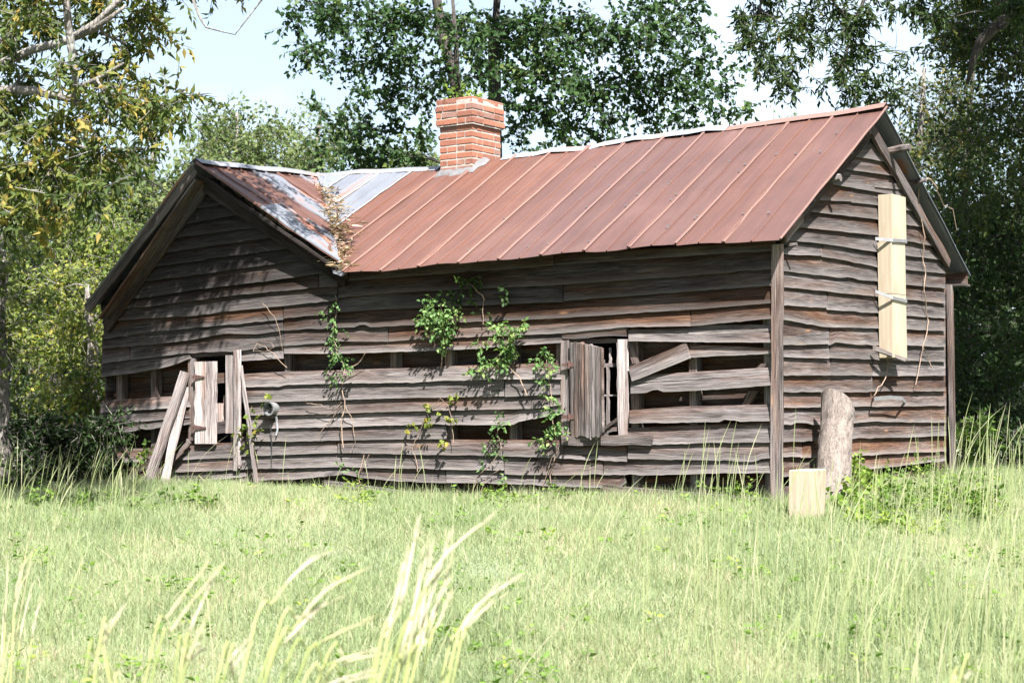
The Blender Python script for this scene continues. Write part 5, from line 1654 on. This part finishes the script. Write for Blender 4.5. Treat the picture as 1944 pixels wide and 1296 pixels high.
vine('creeper and dry tangle at the joint of the two wall halves', 'F', [([(652, 850), (648, 800), (655, 770), (650, 740), (655, 700), (640, 670), (632, 630), (640, 590), (636, 560)], .006), ([(655, 700), (680, 690), (697, 665)], .006), ([(650, 770), (625, 800), (600, 830)], .005), ([(655, 770), (670, 800), (675, 840), (665, 860)], .004), ([(648, 765), (640, 775), (620, 790)], .004), ([(690, 865), (680, 900), (688, 935)], .005), ([(700, 862), (685, 895)], .004)],
     [(630, 600, 9, 8), (612, 592, 7, 5), (638, 570, 5, 3), (642, 620, 9, 8), (630, 640, 10, 10), (635, 655, 9, 7), (645, 680, 10, 9), (632, 685, 9, 8), (660, 688, 7, 6), (668, 695, 5, 4), (645, 710, 8, 6), (640, 720, 6, 4), (650, 880, 7, 5), (675, 890, 6, 3)], L_VINE, .042, .026, seed=6, tint_mu=0.45, **vk)
vine('yellow-green greenbrier tangled on the lath by the left window', 'F', [([(490, 880), (480, 840), (470, 800), (478, 770)], .004), ([(445, 870), (455, 830), (470, 810)], .003)],
     [(478, 785, 9, 5), (485, 795, 8, 4), (468, 805, 8, 5), (455, 812, 7, 4), (490, 820, 9, 6), (478, 822, 8, 5), (465, 835, 8, 4), (445, 822, 7, 3), (470, 848, 5, 2), (513, 745, 3, 2), (500, 765, 5, 2)], L_CATB, .055, .048, bark=GSTEM, seed=7, tint_mu=0.35, flat=0.2, droop=0.4, outward=0.3, nleaf=2, twig=0.05)
vine('shaded creeper leaves under the eave of the main roof', 'F', [([(920, 570), (900, 545), (880, 530)], .004), ([(916, 615), (918, 580), (915, 560)], .004)],
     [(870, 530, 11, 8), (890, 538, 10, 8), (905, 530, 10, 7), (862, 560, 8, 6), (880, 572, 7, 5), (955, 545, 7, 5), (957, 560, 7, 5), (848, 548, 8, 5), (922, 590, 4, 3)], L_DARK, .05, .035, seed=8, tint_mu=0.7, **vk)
vine('long bare dry vine dangling from the right gable eave', 'R', [([cA(q)[0] for q in ((1000, 520), (960, 470), (940, 470), (900, 510), (893, 580), (905, 680), (930, 800), (920, 900), (935, 1000), (925, 1100), (945, 1250))] + [cB(q)[0] for q in ((1040, 70), (1010, 180), (1000, 260), (965, 420), (1000, 450))], .008),
     ([cB(q)[0] for q in ((1012, 185), (1040, 250), (1075, 322))], .006), ([(1660, 750), (1668, 735), (1680, 720), (1686, 700), (1684, 680)], .006), ([cA(q)[0] for q in ((1000, 540), (1040, 620), (1085, 640), (1110, 760))], .006)],
     None, None, 0, 0, group=None, seed=9)
vine('pale dead vine loops left of the meter can', 'F', [([(545, 700), (520, 672), (505, 660), (488, 652), (480, 665), (500, 668), (520, 660), (515, 650), (495, 648)], .0035), ([(500, 575), (520, 600), (530, 625), (537, 665)], .003), ([(582, 765), (610, 768), (630, 775)], .004)], None, None, 0, 0, seed=10)

# litter lodged in the roof valley
def litter():
    n = 900
    f = rng.beta(1.5, 1.6, n)*0.86
    el, j = np.array(EL), np.array(J)
    p = el[None]*(1-f[:, None]) + j[None]*f[:, None]
    off = rng.normal(0, 0.10, n)*(0.45+0.9*np.sin(f*np.pi))
    # both roof planes rise away from the valley line
    slope_l = (AP.z-WRf.z)/abs((AP-WRf).dot(A_)); slope_r = (ridgeP(SV).z-EL.z)/(WT/2+eE)
    vl = (J-EL); k = vl.dot(A_)/max(vl.dot(B_), 0.1)
    rise = np.where(off > 0, off*slope_l*0.75, -off*k*0.45*slope_r)
    p = p + np.array(A_)[None]*off[:, None] + np.array([[0, 0, 1]])*(np.abs(rise)*0.8 + 0.02 + 0.035*rng.random(n)*np.exp(-(off/0.08)**2))[:, None]
    d = rng.normal(size=(n, 3)); d[:, 2] = d[:, 2]*0.12
    v, fc, t = leaf_arrays(p, d, rng.uniform(0.05, 0.17, n), rng.uniform(0.008, 0.03, n), rng.random(n)*0.7+0.3, fold=0.15, flat=0.92)
    o = mk_np('leaf_litter', v, fc, STRAW, None, t)
    tag(o, 'dry straw and leaf litter lodged in the roof valley', 'litter', kind='stuff')
litter()

# dry brown weed head in the grass
db = at(1424, 996, 13.2)
th = thing('dry_weed', 'small dead brown weed head in the grass before the corner post', 'weed', Vector((db.x, db.y, gz(db))))
buf = [[], []]; tube(buf, [Vector((db.x, db.y, gz(db))), db], [.004, .003], 5); mk('stem', buf[0], buf[1], STEM, th)
v, f, t, sg = sprays([tuple(db)], [(0.035, 0.03, 0.035)], [30], 0.02, 2, 0.02, 0.012); mk_np('seed_head', v, f, IRON, th, t)

# ------------------------------------------------------------------ grass
def patch(x, y):
    return 0.5+0.25*np.sin(x*1.7+0.6*np.sin(y*1.1))+0.25*np.sin(y*2.1+x*0.8+1.0)*np.sin(x*0.63-0.4*y)

def blades(n, xfun, h_fun, wid, bend, tint_fun, name, mat, label, segs=2, ymin=6, ymax=20):
    # even screen density: more blades near
    y = ymin*(ymax/ymin)**rng.random(n)
    x = rng.uniform(-1, 1, n)*(y*0.31+0.4)
    ins, s, d = inside_house(x, y)
    keep = ~ins
    if xfun is not None: keep &= xfun(x, y)
    x, y, s, d = x[keep], y[keep], s[keep], d[keep]
    n = len(x)
    z = ground_z(x, y)
    h = h_fun(x, y, s, d)*rng.uniform(0.6, 1.35, n)
    az = rng.uniform(0, 2*np.pi, n)
    tilt = np.abs(rng.normal(0, bend, n))
    dirx, diry = np.cos(az), np.sin(az)
    wa = rng.uniform(0, np.pi, n)
    wx, wy = np.cos(wa), np.sin(wa)
    w = wid*rng.uniform(0.6, 1.4, n)
    rows = []
    for i in range(segs+1):
        f = i/segs
        lean = tilt*f**1.6
        cx = x + dirx*h*lean; cy = y + diry*h*lean; cz = z - 0.01 + h*f*(1-0.35*np.minimum(1, tilt*f))
        ww = w*(1-f)**0.7*0.5
        if i < segs:
            rows.append(np.stack([cx-wx*ww, cy-wy*ww, cz], 1)); rows.append(np.stack([cx+wx*ww, cy+wy*ww, cz], 1))
        else: rows.append(np.stack([cx, cy, cz], 1))
    m = len(rows)
    v = np.stack(rows, 1).reshape(-1, 3)
    k = np.arange(n)[:, None]*m
    fl = []
    for i in range(segs-1):
        a = 2*i
        fl += [k+np.array([[a, a+1, a+3]]), k+np.array([[a, a+3, a+2]])]
    a = 2*(segs-1)
    fl.append(k+np.array([[a, a+1, a+2]]))
    f = np.concatenate(fl, 1).reshape(-1, 3)
    t = np.clip(tint_fun(x, y), 0, 1)
    o = mk_np(name, v, f, mat, None, np.repeat(t, m), origin=(0, 0, 0))
    tag(o, label, 'grass', kind='stuff')

def lawn_h(x, y, s, d):
    near = np.clip(1-np.abs(d+0.35)/0.5, 0, 1)*((s > -0.5) & (s < WS+1))
    right = np.clip(1-np.abs(s+0.3)/0.6, 0, 1)*(d > -0.5)
    return 0.04 + 0.04*patch(x, y) + 0.03*patch(x*3.7, y*3.1) + 0.015*near + 0.06*right + 0.03*np.clip(y-11.5, 0, 2.5)/2.5
blades(430000, None, lawn_h, 0.0052, 0.75, lambda x, y: 0.40+0.45*(patch(x*1.4, y*1.4+3)-0.5)+0.3*(patch(x*4.1, y*3.3)-0.5)+rng.normal(0, 0.2, len(x)) + (rng.random(len(x)) < 0.10)*0.4, 'meadow_grass', GRASS, 'short sunlit meadow grass in front of the house')
def near_wall(x, y):
    _, s_, d_ = inside_house(x, y)
    f = (d_ > -0.9) & (d_ < -0.02) & (s_ > -0.6) & (s_ < WS+0.5)
    r = (s_ < -0.02) & (s_ > -0.9) & (d_ > -0.5) & (d_ < WT+0.5)
    return (f | r) & (rng.random(len(x)) < 0.25+0.75*(patch(x*5, y*4) > 0.55))
blades(60000, near_wall, lambda x, y, s, d: 0.07+0.14*patch(x*4+1, y*3)*patch(x*1.7, y), 0.005, 0.5, lambda x, y: 0.45+rng.normal(0, 0.25, len(x)), 'wall_grass', GRASS, 'unmown grass tufts along the foot of the plank walls', segs=3, ymin=12, ymax=19)
def medium(x, y): return (rng.random(len(x)) < 0.35+0.65*(patch(x*1.3+2, y*1.1) > 0.6))
blades(26000, lambda x, y: medium(x, y) & (y > 8), lambda x, y, s, d: 0.13+0.08*patch(x, y)+0.06*np.clip(1-np.abs(d+0.5)/0.5, 0, 1), 0.005, 0.6, lambda x, y: 0.35+rng.normal(0, 0.25, len(x)), 'rough_grass', GRASS, 'rougher knee-high grass tufts in the meadow', segs=3, ymin=8, ymax=18.5)

def broad_weeds():
    n0 = 2600
    y = 6.5*(18/6.5)**rng.random(n0); x = rng.uniform(-1, 1, n0)*(y*0.31+0.3)
    ins, s_, d_ = inside_house(x, y)
    wall = np.clip(1-np.abs(d_+0.5)/0.7, 0, 1)*((s_ > -0.3) & (s_ < WS+1))
    pr = 0.10 + 0.75*(patch(x*2.3+5, y*1.9) > 0.72) + 0.5*wall
    kp = (~ins) & (rng.random(n0) < pr)
    x, y = x[kp], y[kp]; n = len(x)
    P_, D_, T_ = [], [], []
    t0 = np.clip(rng.normal(0.45, 0.25, n), 0, 1)
    hh = rng.uniform(0.03, 0.13, n)
    for k in range(5):
        a = rng.uniform(0, 2*np.pi, n)
        P_.append(np.stack([x+np.cos(a)*0.012, y+np.sin(a)*0.012, ground_z(x, y)+hh*rng.uniform(0.4, 1, n)], 1))
        D_.append(np.stack([np.cos(a), np.sin(a), rng.uniform(0.0, 0.7, n)], 1)); T_.append(t0)
    m = n*5
    v, f, t = leaf_arrays(np.concatenate(P_), np.concatenate(D_), rng.uniform(0.03, 0.06, m), rng.uniform(0.014, 0.03, m), np.concatenate(T_), flat=0.7)
    o = mk_np('broad_weeds', v, f, L_WEED, None, t, origin=(0, 0, 0))
    tag(o, 'low broad-leaved weeds mixed into the meadow grass', 'weeds', kind='stuff')
broad_weeds()

def stalks(n, pick, hmin, hmax, name, label, wid=0.005, lean=0.22, ymin=6, ymax=17, head=0.35, mat=TALL):
    """tall seed stalks: narrow ribbons crossed at right angles, thicker towards the head"""
    y = ymin*(ymax/ymin)**rng.random(n*6); x = rng.uniform(-1, 1, n*6)*(y*0.31+0.2)
    ins, s, d = inside_house(x, y)
    kp = (~ins) & pick(x, y)
    x, y = x[kp][:n], y[kp][:n]
    n = len(x)
    z = ground_z(x, y)
    h = rng.uniform(hmin, hmax, n)
    az = rng.normal(0.3, 0.9, n); tl = np.abs(rng.normal(lean*.6, lean, n))
    segs = 6
    V_, F_, T_ = [], [], []
    tint = np.clip(rng.normal(0.5, 0.25, n), 0, 1)
    base = 0
    for wa in (0.0, np.pi/2):
        rows = []
        for i in range(segs+1):
            f = i/segs
            cx = x + np.cos(az)*h*tl*f**2; cy = y + np.sin(az)*h*tl*f**2*0.6; cz = z + h*f*(1-0.25*tl*f)
            prof = 1.0-0.35*f if f < 0.62 else (1.5 if f < 0.9 else 0.5)
            if i == segs: prof = 0.15
            ww = wid*0.5*prof
            rows.append(np.stack([cx-np.cos(wa)*ww, cy-np.sin(wa)*ww, cz], 1)); rows.append(np.stack([cx+np.cos(wa)*ww, cy+np.sin(wa)*ww, cz], 1))
        m = len(rows)
        v = np.stack(rows, 1).reshape(-1, 3)
        k = np.arange(n)[:, None]*m + base
        for i in range(segs):
            a = 2*i
            F_.append(np.concatenate([k+np.array([[a, a+1, a+3]]), k+np.array([[a, a+3, a+2]])], 1).reshape(-1, 3))
        V_.append(v); T_.append(np.repeat(tint, m)); base += n*m
    o = mk_np(name, np.concatenate(V_), np.concatenate(F_), mat, None, np.concatenate(T_), origin=(0, 0, 0))
    tag(o, label, 'grass', kind='stuff')
stalks(330, lambda x, y: (x/y > 0.06+0.10*rng.random(len(x))) & (rng.random(len(x)) < 0.4+0.6*(np.sin(x*3.1+y*1.3) > -0.2)), 0.45, 0.85, 'tall_grass', 'tall pale seed stalks standing through the right half of the meadow', 0.003, 0.18, 5.8, 13.5)
stalks(150, lambda x, y: (x/y < 0.08), 0.35, 0.7, 'tall_grass', 'scattered thin seed stalks in the left half of the meadow', 0.0028, 0.3, 6.5, 16)
stalks(110, lambda x, y: (x/y < -0.22) & (y > 12.5), 0.3, 0.6, 'tall_grass', 'tall reedy grass before the dark shrub at the left edge', 0.0038, 0.3, 12.5, 17)
stalks(110, lambda x, y: (x/y > 0.24) & (y > 8), 0.45, 0.95, 'tall_grass', 'tall reedy grass along the right edge under the trees', 0.0034, 0.22, 8, 16)

# big blurred stalks close to the lens, each clump a thing
def near_clump(label, stems, y, seed, w=0.006):
    rd = random.Random(seed)
    bpx = sum(s[0][0] for s in stems)/len(stems)
    b = at(bpx, 1296, y); b.z = gz(b)
    th = thing('seed_grass_clump', label, 'grass clump', b, 'grass clumps close to the camera')
    for pts in stems:
        yy = y + rd.uniform(-.25, .25)
        world_pts = [at(px, py, yy+0.05*i) for i, (px, py) in enumerate(pts)]
        w0, w1 = world_pts[0], world_pts[1]
        g0 = gz(w0)
        root = Vector((w0.x - 0.6*max(-.5, min(.5, (w1.x-w0.x)/max(w1.z-w0.z, .02)))*(w0.z-g0), w0.y, g0))
        allp = [root] + world_pts
        fine = []
        for i in range(len(allp)-1):            # smooth the stalk
            p0, p1, p2, p3 = allp[max(i-1, 0)], allp[i], allp[i+1], allp[min(i+2, len(allp)-1)]
            for j in range(5):
                t = j/5
                fine.append(0.5*((2*p1)+(p2-p0)*t+(2*p0-5*p1+4*p2-p3)*t*t+(3*p1-p0-3*p2+p3)*t**3))
        fine.append(allp[-1])
        for rep_ in range(2):
            off = Vector((rd.gauss(0, .02), rd.gauss(0, .05), rd.gauss(0, .03)))*(rep_ > 0)
            sc_l = 1.0 if rep_ == 0 else rd.uniform(0.82, 1.0)
            line = [p + off*min(1, i/6) for i, p in enumerate(fine)]
            line = line[:max(8, int(len(line)*sc_l))]
            bs, hs = [[], []], [[], []]
            n = len(line)
            k0 = int(n*rd.uniform(0.55, 0.72))
            tube(bs, line[:k0+1], [w*(.40-0.08*i/k0) for i in range(k0+1)], 5)
            hp = line[k0:]
            m_h = len(hp)-1
            hr = [w*(0.32+0.20*math.sin(math.pi*(0.10+0.9*i/m_h))) * (1-0.45*i/m_h) for i in range(m_h+1)]
            hr[-1] = 0.0004
            tube(hs, hp, hr, 6)
            for _ in range(18):                     # fine awns standing off the head
                i = rd.randrange(m_h)
                d = (hp[i+1]-hp[i]).normalized()
                p = hp[i].lerp(hp[i+1], rd.random())
                e = p + d*0.045 + Vector((rd.gauss(0, .004), rd.gauss(0, .004), rd.gauss(0, .003)))
                tube(hs, [p, p.lerp(e, .5), e], [w*.10, w*.13, w*.02], 3)
            mk('stalk', bs[0], bs[1], STALK, th, smooth=True, tint=[rd.random()]*len(bs[0]))
            mk('seed_head', hs[0], hs[1], SEED, th, smooth=True, tint=[rd.random()]*len(hs[0]))
near_clump('thick blurred clump of pale seed heads low in the centre, tips leaning right',
           [[(720, 1300), (760, 1150), (790, 1010)], [(735, 1300), (790, 1160), (840, 1060), (925, 985)], [(765, 1300), (800, 1190), (850, 1030)], [(700, 1300), (735, 1200), (770, 1060)], [(780, 1300), (815, 1180), (845, 1115)], [(750, 1300), (775, 1220), (800, 1060)], [(770, 1300), (790, 1230), (815, 1070)], [(720, 1300), (760, 1240), (812, 1050)]], 3.7, 1, 0.0075)
near_clump('two blurred pale stalks arching right just beside the centre clump', [[(835, 1300), (870, 1200), (905, 1150), (975, 1100)], [(850, 1300), (880, 1190), (925, 1130)]], 3.7, 2, 0.007)
near_clump('blurred seed stalks bent to the right at lower left of centre', [[(500, 1300), (560, 1190), (620, 1120), (705, 1075)], [(530, 1300), (590, 1230), (690, 1180)], [(490, 1300), (540, 1220), (610, 1150)], [(600, 1300), (660, 1255), (740, 1240)], [(560, 1300), (620, 1262), (700, 1235)]], 3.6, 3, 0.007)
near_clump('long blurred green blades rising in the lower left', [[(285, 1300), (330, 1190), (415, 1080)], [(330, 1300), (350, 1220), (395, 1120)], [(345, 1300), (365, 1250), (380, 1235)], [(410, 1300), (430, 1260), (460, 1225)]], 3.6, 4, 0.006)
near_clump('single pale blurred seed head in the lower left corner', [[(160, 1300), (180, 1245), (208, 1195)], [(210, 1300), (214, 1290), (222, 1280)]], 3.4, 5, 0.006)
near_clump('thin pale stalks at the left edge of the meadow', [[(5, 1300), (10, 1180), (15, 1060)], [(20, 1300), (30, 1150), (50, 1090)], [(0, 1300), (20, 1200), (55, 1020)], [(30, 1300), (40, 1200), (58, 1120)]], 6.2, 6, 0.006)
near_clump('cut-off white seed tip at the bottom edge right of centre', [[(1815, 1310), (1830, 1290), (1840, 1278)]], 3.6, 7, 0.006)
print('objects', len(bpy.data.objects), 'tris', sum(len(m.polygons) for m in bpy.data.meshes))
